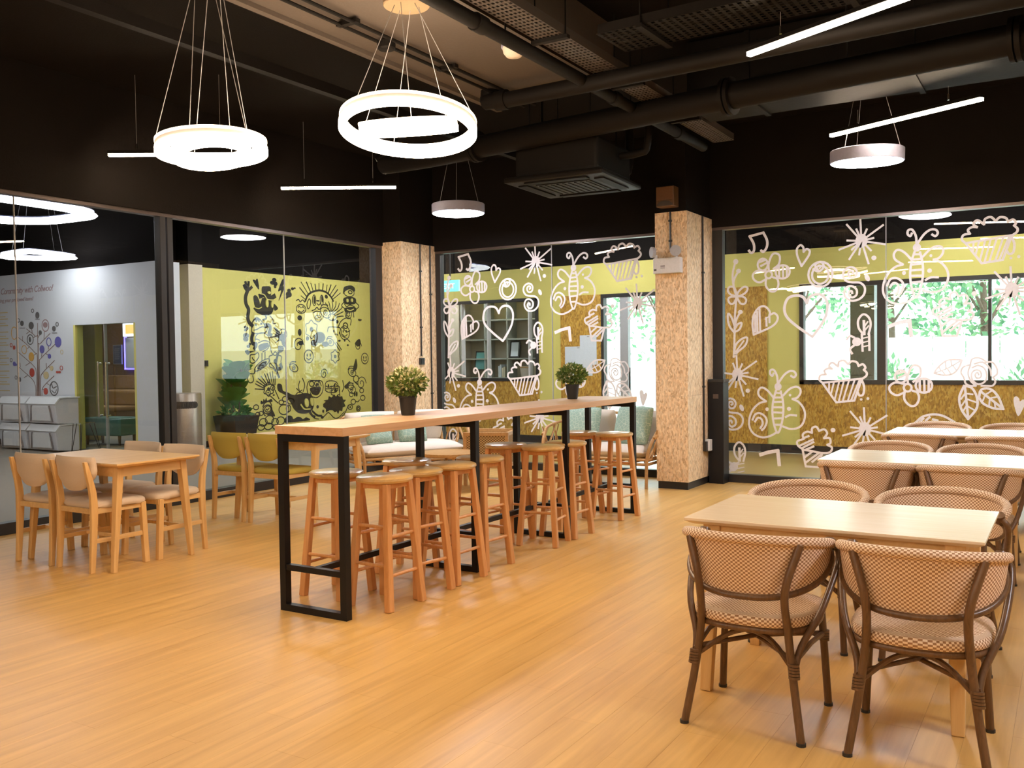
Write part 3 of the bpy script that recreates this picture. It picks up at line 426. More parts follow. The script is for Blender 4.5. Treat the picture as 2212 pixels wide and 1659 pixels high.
# ---- glass partition on the left
wl = thing('wall_left', 'black framed full height glass partition to the corridor', 'wall', kind='structure')
bx(-4, 9.44, YL-.06, YL+.12, 2.9, CZ).build('bulkhead', 'black_paint', wl)
bx(-4, 9.41, YL-.045, YL+.045, 2.865, 2.9).build('top_rail', 'rail_metal', wl)
bx(-4, 9.41, YL-.05, YL+.05, 0, .1).build('kerb', 'black_frame', wl, bevel=.004)
for a, b_ in ((6.0, 6.065), (6.085, 6.15)): bx(a, b_, YL-.045, YL+.045, .1, 2.865).build('mullion', 'black_frame', wl, bevel=.004)
bx(9.28, 9.405, YL-.045, YL+.06, .1, 2.865).build('end_post', 'black_frame', wl)
for a, b_ in ((-4, -1.2), (-1.2, 1.7), (1.7, 4.558), (4.566, 6.0), (6.15, 7.702), (7.71, 9.28)):
    bx(a, b_, YL-.005, YL+.005, .1, 2.865).build('pane', 'glass', wl)
for a in (4.562, 7.706): bx(a-.004, a+.004, YL-.007, YL+.007, .1, 2.865).build('glass_joint', 'grey_frame', wl)

# ---- decorated glass partition at the back
wb = thing('wall_back', 'glass partition covered with white doodle stickers', 'wall', kind='structure')
bx(XB-.06, XB+.12, -4, YL+.12, 2.87, CZ).build('bulkhead', 'black_paint', wb)
bx(XB-.045, XB+.045, -4, 7.36, 2.84, 2.87).build('top_rail', 'rail_metal', wb)
bx(XB-.05, XB+.05, -4, 7.36, 0, .09).build('kerb', 'black_frame', wb, bevel=.004)
for a, b_ in ((7.27, 7.355), (3.374, 3.53)): bx(XB-.045, XB+.045, a, b_, .09, 2.84).build('post', 'black_frame', wb)
panes = []
for a, b_ in ((5.59, 7.27), (3.476, 5.582), (1.656, 3.374), (-.4, 1.648), (-2.2, -.4), (-4, -2.2)):
    panes.append((a, b_, bx(XB-.005, XB+.005, a, b_, .09, 2.84).build('pane', 'glass', wb)))
for a in (5.586, 1.652): bx(XB-.007, XB+.007, a-.004, a+.004, .09, 2.84).build('glass_joint', 'grey_frame', wb)
put = lambda u, v, h: (XB-.0055-h, u, v)
for sy, sz in ((0, 0), (3.92, .033)):
    for nm, dy, dz in DOODLE_AT:
        mb = drawing(DOODLE[nm], put, .0012, dy/1000+sy, dz/1000+sz)
        ys = [v[1] for v in mb.v]; zs = [v[2] for v in mb.v]; cy = (min(ys)+max(ys))/2
        if sy:
            if min(ys) < 3.6: continue
            lim = 7.27
        else: lim = 3.374
        if max(ys) > lim:     # cut at the frame: drop faces beyond it
            keep = [f for f in mb.f if max(mb.v[k][1] for k in f) <= lim+.004]
            mb.f = keep
            if not keep: continue
        if min(zs) < .095:
            mb.f = [f for f in mb.f if min(mb.v[k][2] for k in f) >= .092]
            if not mb.f: continue
        used = sorted({k for f in mb.f for k in f}); rm = {k: i for i, k in enumerate(used)}
        mb.v = [mb.v[k] for k in used]; mb.f = [tuple(rm[k] for k in f) for f in mb.f]
        par = next((p for a, b_, p in panes if a <= cy <= b_), panes[2][2])
        mb.build('sticker_'+nm, 'white_sticker', par)

# ---- far wall with windows
ZP = 2.93
wf = thing('wall_far', 'yellow green far wall with wood board panels and windows', 'wall', kind='structure')
def strip(nm, m, y0, y1, z0, z1, x0=XF, x1=XF+.16): return bx(x0, x1, y0, y1, z0, z1).build(nm, m, wf)
strip('upper_band', 'black_paint', -4, 9.9, ZP, CZ)
strip('paint_band', 'yellow_wall', -4, 9.9, 2.43, ZP)
strip('paint_strip', 'yellow_wall', 9.62, 9.9, 0, 2.43)
strip('paint_strip', 'yellow_wall', 7.232, 7.655, 0, 2.43)
strip('paint_strip', 'yellow_wall', 3.35, 3.818, .12, 2.43)
strip('paint_strip', 'yellow_wall', -4, -1.6, .12, 2.43)
strip('board_panel', 'osb_olive', 6.49, 7.232, .12, 2.43, XF-.018)
strip('board_panel', 'osb_olive', 3.818, 4.52, .12, 2.43, XF-.018)
strip('board_panel', 'osb_olive', 7.655, 9.62, .12, 1.03, XF-.018)
for a, b_ in ((2.13, 3.35), (.91, 2.128), (-.31, .908), (-1.6, -.312)): strip('board_panel', 'osb_olive', a, b_, .12, 1.0, XF-.018)
for a, b_ in ((-4, 4.52), (6.49, 9.9)): bx(XF-.03, XF+.16, a, b_, 0, .12).build('skirting', 'black_frame', wf)
def window(name, label, y0, y1, z0, z1, bars, fr=.06, tint='glass', mm='black_frame'):
    t = thing(name, label, 'window', kind='structure')
    for a, b_, c_, d_ in ((y0, y1, z1-fr, z1), (y0, y1, z0, z0+fr), (y0, y0+fr, z0, z1), (y1-fr, y1, z0, z1)):
        bx(XF-.03, XF+.1, a, b_, c_, d_).build('window_frame', 'black_frame', t)
    ed = [y0+fr]+[e for b_ in bars for e in b_]+[y1-fr]
    for a, b_ in bars: bx(XF-.02, XF+.09, a, b_, z0+fr, z1-fr).build('mullion', mm, t)
    for i in range(0, len(ed), 2): bx(XF+.03, XF+.038, ed[i], ed[i+1], z0+fr, z1-fr).build('pane', tint, t)
    return t
window('window_1', 'long black framed window looking onto green trees', -1.6, 3.35, 1.0, 2.43, [(.9, .94), (2.18, 2.3)])
window('window_2', 'black framed interior window in front of a bookshelf', 7.655, 9.62, 1.03, 2.43, [(7.83, 7.85), (8.66, 8.675), (9.2, 9.212)], .05, mm='white_plastic')
d = thing('door_1', 'tall glass door pair opening to the bright garden', 'door', kind='structure')
for a, b_, c_, d_ in ((4.52, 6.49, 2.37, 2.43), (4.52, 4.58, 0, 2.37), (6.44, 6.49, 0, 2.37)): bx(XF-.03, XF+.1, a, b_, c_, d_).build('door_frame', 'black_frame', d)
for a, b_ in ((6.02, 6.16), (5.5, 5.56)): bx(XF-.02, XF+.08, a, b_, 0, 2.37).build('door_stile', 'grey_frame', d)
for a, b_ in ((4.58, 5.5), (5.56, 6.02), (6.16, 6.44)): bx(XF+.03, XF+.04, a, b_, .02, 2.37).build('pane', 'glass', d)
MB().cyl((XF-.06, 5.98, .85), (XF-.06, 5.98, 1.25), .013).build('door_handle', 'black_metal', d)
# return wall and the corridor's end
wr = thing('wall_return', 'yellow wall turning away beside the shelf room', 'wall', kind='structure')
bx(XF+.16, 16, 9.75, 9.9, 0, ZP).build('paint', 'yellow_wall', wr); bx(XF+.16, 16, 9.75, 9.9, ZP, CZ).build('upper_band', 'black_paint', wr)
tag(bx(16, 16.2, 9.75, 20.6, 0, CZ).build('wall_corridor_end', 'yellow_wall'), 'yellow end wall of the corridor', 'wall', kind='structure')
# shelf room behind window_2
sr = thing('wall_shelf_room', 'pale walls of the small room with the bookshelf', 'wall', kind='structure')
bx(14.52, 14.62, 7.42, 9.75, 0, CZ).build('rear_face', 'cream_wall', sr); bx(XF+.16, 14.52, 7.42, 7.5, 0, CZ).build('side_face', 'cream_wall', sr); bx(XF+.16, 14.52, 9.72, 9.748, 0, CZ).build('side_face', 'cream_wall', sr)

# ---- mural wall and white wall of the corridor
wm = thing('wall_mural', 'yellow corridor wall with a black doodle mural', 'wall', kind='structure')
bx(9.75, 16, YM, YM+.15, 0, ZP+.07).build('paint', 'yellow_wall', wm); bx(9.75, 16, YM, YM+.15, ZP+.07, CZ).build('upper_band', 'black_paint', wm)
bx(10.02, 10.3, YM-.28, YM, 0, ZP+.07).build('column_face', 'cream_wall', wm); bx(10.02, 10.3, YM-.28, YM, ZP+.07, CZ).build('column_top', 'black_paint', wm)
bx(10.3, 16, YM-.02, YM, 0, .1).build('skirting', 'black_frame', wm)
putm = lambda u, v, h: (u, YM-.001-h, v)
for nm, it in MURAL.items():
    lt = nm.endswith('_eyes')
    drawing(it, putm, .012 if lt else .002).build('mural_'+nm, 'yellow_wall' if lt else 'mural_ink', wm)
random.seed(31)
MD = [(12.35, 1.95), (12.75, 1.75), (13.15, 2.05), (13.6, 1.8), (14.0, 2.0), (14.4, 1.75), (12.2, 1.45), (12.6, 1.25), (13.0, 1.5), (13.4, 1.2), (13.8, 1.45), (14.25, 1.2), (14.65, 1.45), (13.2, .95), (13.7, .85), (14.2, .8), (12.8, .75), (14.55, .95), (12.0, .95), (13.45, 2.35), (14.2, 2.3)]
for i, (mx_, mz_) in enumerate(MD):
    r_ = random.randint(95, 150); X_, Z_ = int(mx_*1000)+random.randint(-60, 60), int(mz_*1000)+random.randint(-50, 50); k_ = i % 4; it = []
    if k_ == 0: it = [('e', 16, [X_, Z_, r_, r_, 0]), ('d', 0, [X_-r_//3, Z_+r_//5, 14, 30, 0]), ('d', 0, [X_+r_//3, Z_+r_//5, 14, 30, 0]), ('s', 16, [X_-r_//2, Z_-r_//4, X_, Z_-r_//2, X_+r_//2, Z_-r_//4])]
    elif k_ == 1: it = [('s', 16, [v for a in range(0, 15) for v in (int(X_+r_*math.cos(a*.7)*(1-a/17)), int(Z_+r_*math.sin(a*.7)*(1-a/17)))])]
    elif k_ == 2: it = [('s', 16, [v for a in range(0, 13) for v in (int(X_+r_*(1+.28*(a % 2))*math.cos(a*.524)), int(Z_+r_*(1+.28*(a % 2))*math.sin(a*.524)))]), ('d', 0, [X_, Z_, r_//3, r_//3, 0])]
    else: it = [('e', 16, [X_, Z_, r_, r_*2//3, 20]), ('e', 14, [X_, Z_, r_//3, r_//3, 0]), ('d', 0, [X_, Z_, r_//7, r_//7, 0]), ('s', 16, [X_-r_, Z_+r_//2, X_-r_//2, Z_+r_, X_+r_//2, Z_+r_])]
    drawing(it, putm, .0015).build('mural_doodle', 'mural_ink', wm)
ww = thing('wall_white', 'white corridor wall with a printed tree graphic', 'wall', kind='structure')
YD0, YD1, ZD = 12.57, 14.17, 2.06
for y0, y1, z0, z1, m, nm in ((12.0, YD0, 0, ZP+.06, 'white_wall', 'paint'), (YD1, 20.6, 0, ZP+.06, 'white_wall', 'paint'), (YD0, YD1, ZD, ZP+.06, 'white_wall', 'paint'), (12.0, 20.6, ZP+.06, CZ, 'black_paint', 'upper_band')):
    bx(XW, XW+.4 if y1 == YD0 and z0 == 0 else XW+.14, y0, y1, z0, z1).build(nm, m, ww)
bx(XW-.015, XW, YD1, 20.6, 0, .1).build('skirting', 'black_frame', ww); bx(XW-.015, XW, 12.0, YD0, 0, .1).build('skirting', 'black_frame', ww)
putw = lambda u, v, h: (XW-.001-h, u, v)
tg = drawing(WALLTREE['brown'], putw, .002).build('tree_print', 'ink_brown', ww)
for nm, it in WALLTREE.items():
    if nm != 'brown': drawing(it, putw, .003).build('print_badges_'+nm, 'ink_'+nm, ww)
MW = lambda y, z: Matrix(((0, 0, -1, XW-.002), (-1, 0, 0, y), (0, 1, 0, z), (0, 0, 0, 1)))
text_obj('er Community with Coliwoo!', .155, 'ink_mauve', ww, MW(16.42, 2.66), shear=.3, spacing=.92)
text_obj('donating your pre-loved items!', .098, 'ink_mauve', ww, MW(16.5, 2.52), shear=.2)
mb = MB()
for k in range(13):
    z = 2.33-k*.115
    mb.b(XW-.002, XW, 16.05, 16.05+.5+.3*((k*7) % 5)/5, z, z+.02)
    if k % 3: mb.b(XW-.002, XW, 16.12, 16.7, z+.045, z+.06)
mb.build('print_paragraph', 'ink_sand', ww)
d = thing('door_2', 'frameless glass double door with long chrome pull handles', 'door', kind='structure')
ym = (YD0+YD1)/2
for a, b_ in ((YD0, ym-.004), (ym+.004, YD1)): bx(XW+.03, XW+.042, a, b_, .01, ZD).build('pane', 'glass_tint', d)
for s_ in (-1, 1):
    yh = ym+s_*.1
    MB().tube(cat_rom([(XW+.02, yh-s_*.03+s_*.04, 1.42), (XW-.04, yh, 1.42), (XW-.05, yh, 1.38), (XW-.05, yh, .62), (XW-.04, yh, .58), (XW+.02, yh, .58)], 4), .016, 10).build('pull_handle', 'chrome', d, smooth=40)
bx(XW+.005, XW+.06, ym-.005, ym+.005, .01, ZD).build('meeting_edge', 'grey_frame', d)
for a in (YD0, YD1-.05): bx(XW, XW+.14, a, a+.05, 0, ZD).build('door_jamb', 'yellow_wall', d)
# lounge behind door_2
ln = thing('wall_lounge', 'dark brown walls of the lounge behind the glass door', 'wall', kind='structure')
bx(13.2, 13.35, YM+.15, 20.6, 0, CZ).build('rear_face', 'brown_wall', ln)
bx(XW+.14, 13.2, 20.45, 20.6, 0, CZ).build('side_face', 'brown_wall', ln)
bx(10.6, 10.75, 15.42, 17.0, 0, CZ).build('partition', 'yellow_wall', ln)
tag(bx(-4, XF, 20.6, 20.75, 0, CZ).build('wall_corridor_side', 'white_wall'), 'white wall closing the corridor on the left', 'wall', kind='structure')

# ---- OSB clad pillars
def pillar(label, x0, x1, y0, y1, zt, grooves):
    t = thing('pillar', label, 'pillar', ((x0+x1)/2, (y0+y1)/2, 0))
    hx, hy = (x1-x0)/2, (y1-y0)/2; th = .018
    bx(-hx+th, hx-th, -hy+th, hy-th, .08, CZ).build('core', 'black_paint', t)
    for nm, a in (('cladding_panel', (-hx, -hx+th, -hy, hy)), ('cladding_panel', (-hx+th, hx, -hy, -hy+th)), ('cladding_panel', (-hx+th, hx, hy-th, hy))):
        for z0, z1 in ((.08, 1.0), (1.002, zt)):
            bx(a[0], a[1], a[2], a[3], z0, z1).build(nm, 'osb', t)
    bx(-hx+.012, hx, -hy+.012, hy-.012, 0, .08).build('skirting', 'black_frame', t)
    for g in grooves:
        MB().cyl(g[0], g[1], .011, n=8).build('conduit', 'black_plastic', t)
        for z in (g[0][2]*.75+g[1][2]*.25, g[0][2]*.25+g[1][2]*.75):
            bx(g[0][0]-.016, g[0][0]+.016, g[0][1]-.016, g[0][1]+.016, z, z+.02).build('conduit_clip', 'black_plastic', t)
    return t
pl = pillar('chipboard clad pillar where the two glass walls meet', 9.41, 10.2, 7.35, 7.68, 2.94, [((0, -.176, 1.47), (0, -.176, 2.94)), ((.22, -.176, .3), (.22, -.176, 2.94))])
pr = pillar('chipboard clad pillar with an emergency light on it', 9.35, 10.15, 3.49, 3.85, 2.965, [((.06, -.191, .45), (.06, -.191, 2.96)), ((-.411, .0, 2.54), (-.411, .0, 2.965))])
for a, b_ in ((pl.children, None),): pass
t = thing('wall_socket', 'black wall socket at the end of the pillar conduit', 'socket', (9.805, 7.35, 1.4))
bx(-.045, .045, -.03, -.001, -.045, .045).build('body', 'black_plastic', t, bevel=.004); bx(-.03, .03, -.036, -.03, -.03, .03).build('face_plate', 'black_metal', t)
t = thing('emergency_light', 'white twin spot emergency light box on the right pillar', 'light', (9.35, 3.69, 2.31))
bx(-.075, -.001, -.155, .155, 0, .165).build('body', 'white_plastic', t, bevel=.008)
for yy in (-.1, .13):
    h = MB().lathe([(.0, .0), (.05, .012), (.058, .03), (.058, .05)], 20)
    h.xf(Matrix.Translation((-.06, yy, .23)) @ Matrix.Rotation(R(-90), 4, 'Y') @ Matrix.Rotation(R(15 if yy < 0 else -45), 4, 'X')).build('spot_lamp', 'grey_frame', t, smooth=40)
    MB().cyl((-.05, yy, .16), (-.055, yy, .2), .016).build('lamp_neck', 'white_plastic', t)
mb = MB(); [mb.b(-.0765, -.075, .02-.0, .07, .055+k*.012, .06+k*.012) for k in range(3)]; mb.b(-.0765, -.075, .115, .145, .03, .05)
mb.build('print', 'ink_grey', t)
t = thing('speaker', 'small brown wall speaker above the right pillar', 'speaker', (9.3, 3.67, 3.0))
bx(-.11, .03, -.1, .1, .0, .215).build('cabinet', 'rattan_dark', t, bevel=.01)
MB().prism([(-.09, .01), (.09, .01), (.08, .035), (.05, .055), (0, .063), (-.05, .055), (-.08, .035)], -.122, -.11, 0).build('lower_grille', 'tray_metal', t)
MB().prism([(-.09, .07), (.09, .07), (.09, .205), (-.09, .205)], -.117, -.11, 0).build('grille', 'brown_wall', t)
bx(.03, .068, -.02, .02, .1, .14).build('bracket', 'black_metal', t)
t = thing('wall_adapter', 'white plug adapter on the right pillar side', 'adapter', (9.9, 3.49, .37))
bx(-.045, .045, -.06, -.001, 0, .13).build('body', 'white_plastic', t, bevel=.008)
MB().tube([(0, -.03, 0), (.005, -.03, -.12), (-.01, -.03, -.2), (0, -.02, -.28)], .004, 6).build('cable', 'black_plastic', t)
bx(-.1, -.048, -.04, -.001, .0, .11).build('socket', 'black_plastic', t, bevel=.004)
t = thing('tall_black_box', 'slim black pedal bin box beside the right pillar', 'bin', (10.05, 3.39, 0))
bx(-.1, .09, -.085, .085, 0, 1.13).build('body', 'black_metal', t, bevel=.006); bx(-.105, .095, -.09, .09, 1.13, 1.165).build('lid', 'black_plastic', t, bevel=.006)
bx(-.106, -.1, -.03, .03, .95, 1.0).build('latch', 'rail_metal', t)
# ================================================================ furniture
def bar_table():
    t = thing('bar_table', 'long narrow oak bar table on black steel frames', 'table', (5.8, 3.65, 0))
    bx(-1.99, 1.99, -.255, .255, 1.018, 1.066).build('table_top', 'bar_wood', t, bevel=.003)
    k = .022
    for i in range(4):
        x = -1.955+i*1.303
        mb = MB()
        for y in (-.228, .228): mb.b(x-k, x+k, y-k, y+k, 0, 1.018)
        mb.b(x-k, x+k, -.228+k, .228-k, 0, .038); mb.b(x-k, x+k, -.228+k, .228-k, .975, 1.018)
        f = mb.build('leg_frame', 'black_metal', t)
        bx(x-k*.8, x+k*.8, -.228+k, .228-k, .235, .268).build('cross_bar', 'black_metal', f)
        if i < 3: bx(x+k*.8, x+1.303-k*.8, -.016, .016, .235, .268).build('foot_rail', 'black_metal', t)
    return t
bar_table()
def stool():
    t = thing('bar_stool', 's', 'stool', group='wooden bar stools around the bar table')
    MB().lathe([(.14, .722), (.16, .726), (.168, .738), (.166, .75), (.155, .756), (.0, .757)], 32).build('seat', 'stool_seat', t, smooth=35)
    for i in (-1, 1):
        for j in (-1, 1):
            MB().bar((.148*i, .148*j, 0), (.098*i, .098*j, .722), .021, .021, (0, 1, 0), .86).build('leg', 'stool_wood', t, bevel=.005)
    bx(-.1, .1, -.1, .1, .69, .722).build('apron', 'stool_wood', t)
    def lp(z): return .148-.05*z/.722
    for z, ax in ((.20, 0), (.255, 1), (.42, 0), (.475, 1)):
        a = lp(z)
        for s_ in (-1, 1):
            p, q = ((-a, s_*a, z), (a, s_*a, z)) if ax == 0 else ((s_*a, -a, z), (s_*a, a, z))
            MB().cyl(p, q, .0105, n=10).build('rung', 'stool_wood', t, smooth=40)
    return t
st = stool()
STOOLS = [(4.28, 3.87, 'far row, nearest the end frame'), (4.23, 3.45, 'near row, first from the end frame'), (4.97, 3.86, 'far row, second from the end frame'),
 (4.56, 3.47, 'near row, second from the end frame'), (4.92, 3.46, 'near row, third from the end frame'), (5.33, 3.50, 'near row, fourth from the end frame'),
 (6.22, 3.84, 'far row, third from the end frame'), (6.20, 3.49, 'near row, fifth from the end frame'), (6.58, 3.49, 'near row, sixth from the end frame'),
 (7.50, 3.84, 'far row, last before the chipboard pillar'), (7.52, 3.50, 'near row, last before the chipboard pillar')]
for i, (x, y, s_) in enumerate(STOOLS):
    o = st if i == 0 else copy_tree(st)
    place(o, (x, y, 0), random.uniform(-.25, .25), 'round wooden bar stool in the '+s_)

def leaf_cloud(mb, c, rad, n, size, flat=1.):
    for _ in range(n):
        while True:
            p = Vector((random.uniform(-1, 1), random.uniform(-1, 1), random.uniform(-1, 1)))
            if .25 < p.length < 1: break
        q = Vector((c[0]+p.x*rad[0], c[1]+p.y*rad[1], c[2]+p.z*rad[2]))
        d = (p+Vector((random.uniform(-.6, .6), random.uniform(-.6, .6), random.uniform(-.3, .8)))).normalized()
        s = d.cross(Vector((random.uniform(-1, 1), random.uniform(-1, 1), random.uniform(-1, 1)))).normalized()
        sz = size*random.uniform(.7, 1.3)
        mb.add([q-d*sz*.5, q+s*sz*.3, q+d*sz*.6, q-s*sz*.3], [(0, 1, 2, 3)])
def bar_plant(loc, label, seed, dens):
    random.seed(seed)
    t = thing('potted_plant', label, 'plant', loc, group='small potted plants on the bar table')
    MB().lathe([(.042, 0), (.046, .01), (.058, .115), (.062, .118), (.062, .13), (.052, .13), (.05, .11), (0, .11)], 24).build('pot', 'planter_black', t, smooth=30)
    MB().lathe([(.051, .108), (.03, .114), (0, .116)], 16).build('soil', 'soil', t)
    mb = MB(); leaf_cloud(mb, (0, 0, .215), (.135, .135, .095), 620, .036); tag(mb.build('foliage', 'bar_leaf', t), kind='stuff')
    mb = MB(); leaf_cloud(mb, (0, 0, .235), (.13, .13, .09), dens, .026); tag(mb.build('blossom', 'bloom', t), kind='stuff')
    mb = MB()
    for k in range(12):
        a = random.uniform(0, 6.28); mb.tube([(0, 0, .11), (.04*math.cos(a), .04*math.sin(a), .17), (.08*math.cos(a), .08*math.sin(a), .24)], .0025, 5)
    mb.build('stem', 'bar_leaf', t)
bar_plant((4.84, 3.74, 1.066), 'bushy yellow flowering plant in black pot near the bar end', 3, 460)
bar_plant((7.18, 3.74, 1.066), 'dark leafy plant in black pot at the far bar end', 5, 90)

# ---- padded dining chairs (face +x)
def curve_y(y, w, dep): return -dep*(1-(y/w)**2)
def dining_chair(fab, label):
    t = thing('dining_chair', label, 'chair')
    mb = MB(); n = 14      # seat pad
    for z, k in ((.438, .96), (.45, 1.), (.47, .985), (.482, .93), (.486, .8)):
        for i in range(4*n):
            a = 2*math.pi*i/(4*n); ca, sa = math.cos(a), math.sin(a); e = .38
            x = .215*math.copysign(abs(ca)**e, ca)*k; y = .222*math.copysign(abs(sa)**e, sa)*k*(1+.04*ca)
            mb.v.append((x+.02, y, z-.006*(x/.2 > .5)))
    m = 4*n
    for j in range(4):
        for i in range(m): mb.f.append((j*m+i, j*m+(i+1) % m, (j+1)*m+(i+1) % m, (j+1)*m+i))
    mb.f += [tuple(range(m-1, -1, -1)), tuple(4*m+i for i in range(m))]
    mb.build('seat', fab, t, smooth=50)
    fr = MB(); fr.b(-.185, .21, -.2, -.18, .40, .438).b(-.185, .21, .18, .2, .40, .438).b(.19, .212, -.2, .2, .40, .438).b(-.2, -.18, -.19, .19, .40, .438)
    fr.build('seat_frame', 'pale_wood', t, bevel=.003)
    for s_ in (-1, 1):
        y = s_*.192
        mb = MB().bar((.2, y, 0), (.2, y, .44), .018, .02, (1, 0, 0)); mb.v = [(x-(.012 if z > .2 else -.01), yy, z) for x, yy, z in mb.v]
        mb.build('leg', 'pale_leg', t, bevel=.004)
        prof = [(-.215, 0, .017), (-.2, .22, .021), (-.192, .42, .026), (-.2, .56, .023), (-.228, .68, .018), (-.25, .765, .012)]
        pts = cat_rom([(p[0], p[1]) for p in prof], 3); ws = [prof[min(i//3, 5)][2]*(1-i % 3/3)+prof[min(i//3+1, 5)][2]*(i % 3/3) for i in range(len(pts))]
        poly = [(p[0]+w_, p[1]) for p, w_ in zip(pts, ws)]+[(p[0]-w_, p[1]) for p, w_ in reversed(list(zip(pts, ws)))]
        MB().prism(poly, y-.014, y+.014, 1).build('leg', 'pale_leg', t, bevel=.004)
        bx(-.19, .19, y-.009, y+.009, .2, .232).build('stretcher', 'pale_wood', t, bevel=.003)
    bx(-.01, .012, -.184, .184, .205, .23).build('stretcher', 'pale_wood', t, bevel=.003)
    # backrest: curved pad, straight top, rounded bottom
    mb = MB(); nu, nv = 20, 10
    for side in (0, 1):
        for i in range(nu+1):
            y = (i/nu*2-1)*.225
            zb = .555+.12*(abs(y)/.225)**2.6
            for j in range(nv+1):
                v = j/nv; z = zb+(.795-zb)*v
                ins = min(1., 4*min(v, 1-v)+.25)*min(1., 8*(1-abs(y)/.225)+.3)
                x = -.205-.12*(z-.5)+.045*(y/.225)**2*1.
                mb.v.append((x+(.020 if side else -.020)*ins, y*(1 if .1 < v < .95 else .985), z))
    o_ = (nu+1)*(nv+1)
    for i in range(nu):
        for j in range(nv):
            a = i*(nv+1)+j; b_ = a+nv+1
            mb.f.append((a, a+1, b_+1, b_)); mb.f.append((o_+a, o_+b_, o_+b_+1, o_+a+1))
    for i in range(nu):
        a = i*(nv+1); b_ = a+nv+1; mb.f += [(a, b_, o_+b_, o_+a), (a+nv, o_+a+nv, o_+b_+nv, b_+nv)]
    for j in range(nv):
        a = j; mb.f.append((a, o_+a, o_+a+1, a+1)); a = nu*(nv+1)+j; mb.f.append((a, a+1, o_+a+1, o_+a))
    mb.build('backrest', fab, t, smooth=60)
    return t
ch = dining_chair('beige_fabric', 'beige padded wooden dining chair at the left table, outermost with its back to us')
gr = 'beige dining chairs at the left table'
place(ch, (4.08, 6.39, 0), R(2), None, gr)
place(copy_tree(ch), (4.08, 5.90, 0), R(-1), 'beige padded wooden dining chair at the left table, nearest with its back to us', gr)
place(copy_tree(ch), (4.585, 5.875, 0), R(181), 'beige padded wooden dining chair across the left table, beside the black mullion', gr)
place(copy_tree(ch), (4.62, 6.42, 0), R(179), 'beige padded wooden dining chair across the left table, behind the tabletop', gr)
ch2 = dining_chair('mustard_fabric', 'mustard green padded dining chair, left one of the pair')
gr = 'mustard dining chairs at the second table'
place(ch2, (5.99, 6.52, 0), R(0), None, gr)
place(copy_tree(ch2), (5.99, 6.05, 0), R(1), 'mustard green padded dining chair, right one of the pair behind the bar frame', gr)
def dining_table(label, x0, x1, y0, y1, m='pale_wood', zt=.75, lw=.016):
    cx, cy, hx, hy = (x0+x1)/2, (y0+y1)/2, (x1-x0)/2, (y1-y0)/2
    t = thing('dining_table', label, 'table', (cx, cy, 0))
    vs = [(sx*hx, sy*hy, zt) for sx, sy in ((-1, -1), (1, -1), (1, 1), (-1, 1))]+[(sx*hx, sy*hy, zt-.012) for sx, sy in ((-1, -1), (1, -1), (1, 1), (-1, 1))]+[(sx*(hx-.03), sy*(hy-.03), zt-.028) for sx, sy in ((-1, -1), (1, -1), (1, 1), (-1, 1))]
    MB().add(vs, [(0, 1, 2, 3), (11, 10, 9, 8)]+[(i, (i+1) % 4, 4+(i+1) % 4, 4+i) for i in range(4)]+[(4+i, 4+(i+1) % 4, 8+(i+1) % 4, 8+i) for i in range(4)]).build('table_top', m, t, bevel=.002)
    a, b_ = hx-.075, hy-.095; z0, z1 = zt-.10, zt-.028
    for q in ((-a, a, -b_-.01, -b_+.01), (-a, a, b_-.01, b_+.01), (-a-.01, -a+.01, -b_, b_), (a-.01, a+.01, -b_, b_)): bx(*q, z0, z1).build('apron', 'pale_wood', t)
    for i in (-1, 1):
        for j in (-1, 1):
            MB().bar((i*(hx-.02), j*(hy-.09), 0), (i*(a-.01), j*(b_-.01), zt-.028), lw, lw+.002, (0, 1, 0), 1.6).build('leg', 'pale_leg', t, bevel=.004)
    return t
dining_table('small pale wood table with four beige chairs', 3.93, 4.62, 5.51, 6.66)
dining_table('pale wood table beside the mustard chairs, behind the bar', 5.86, 6.55, 5.5, 6.62)
TB = [(3.77, 4.53, .27, 1.43, 'nearest glossy pale wood table on the right, between four woven chairs'), (6.25, 7.0, .24, 1.44, 'middle glossy pale wood table in the right row'), (8.5, 9.26, .2, 1.40, 'farthest glossy pale wood table in the right row, by the glass')]
for q in TB: dining_table(q[4], *q[:4], 'table_gloss', .74, .021)

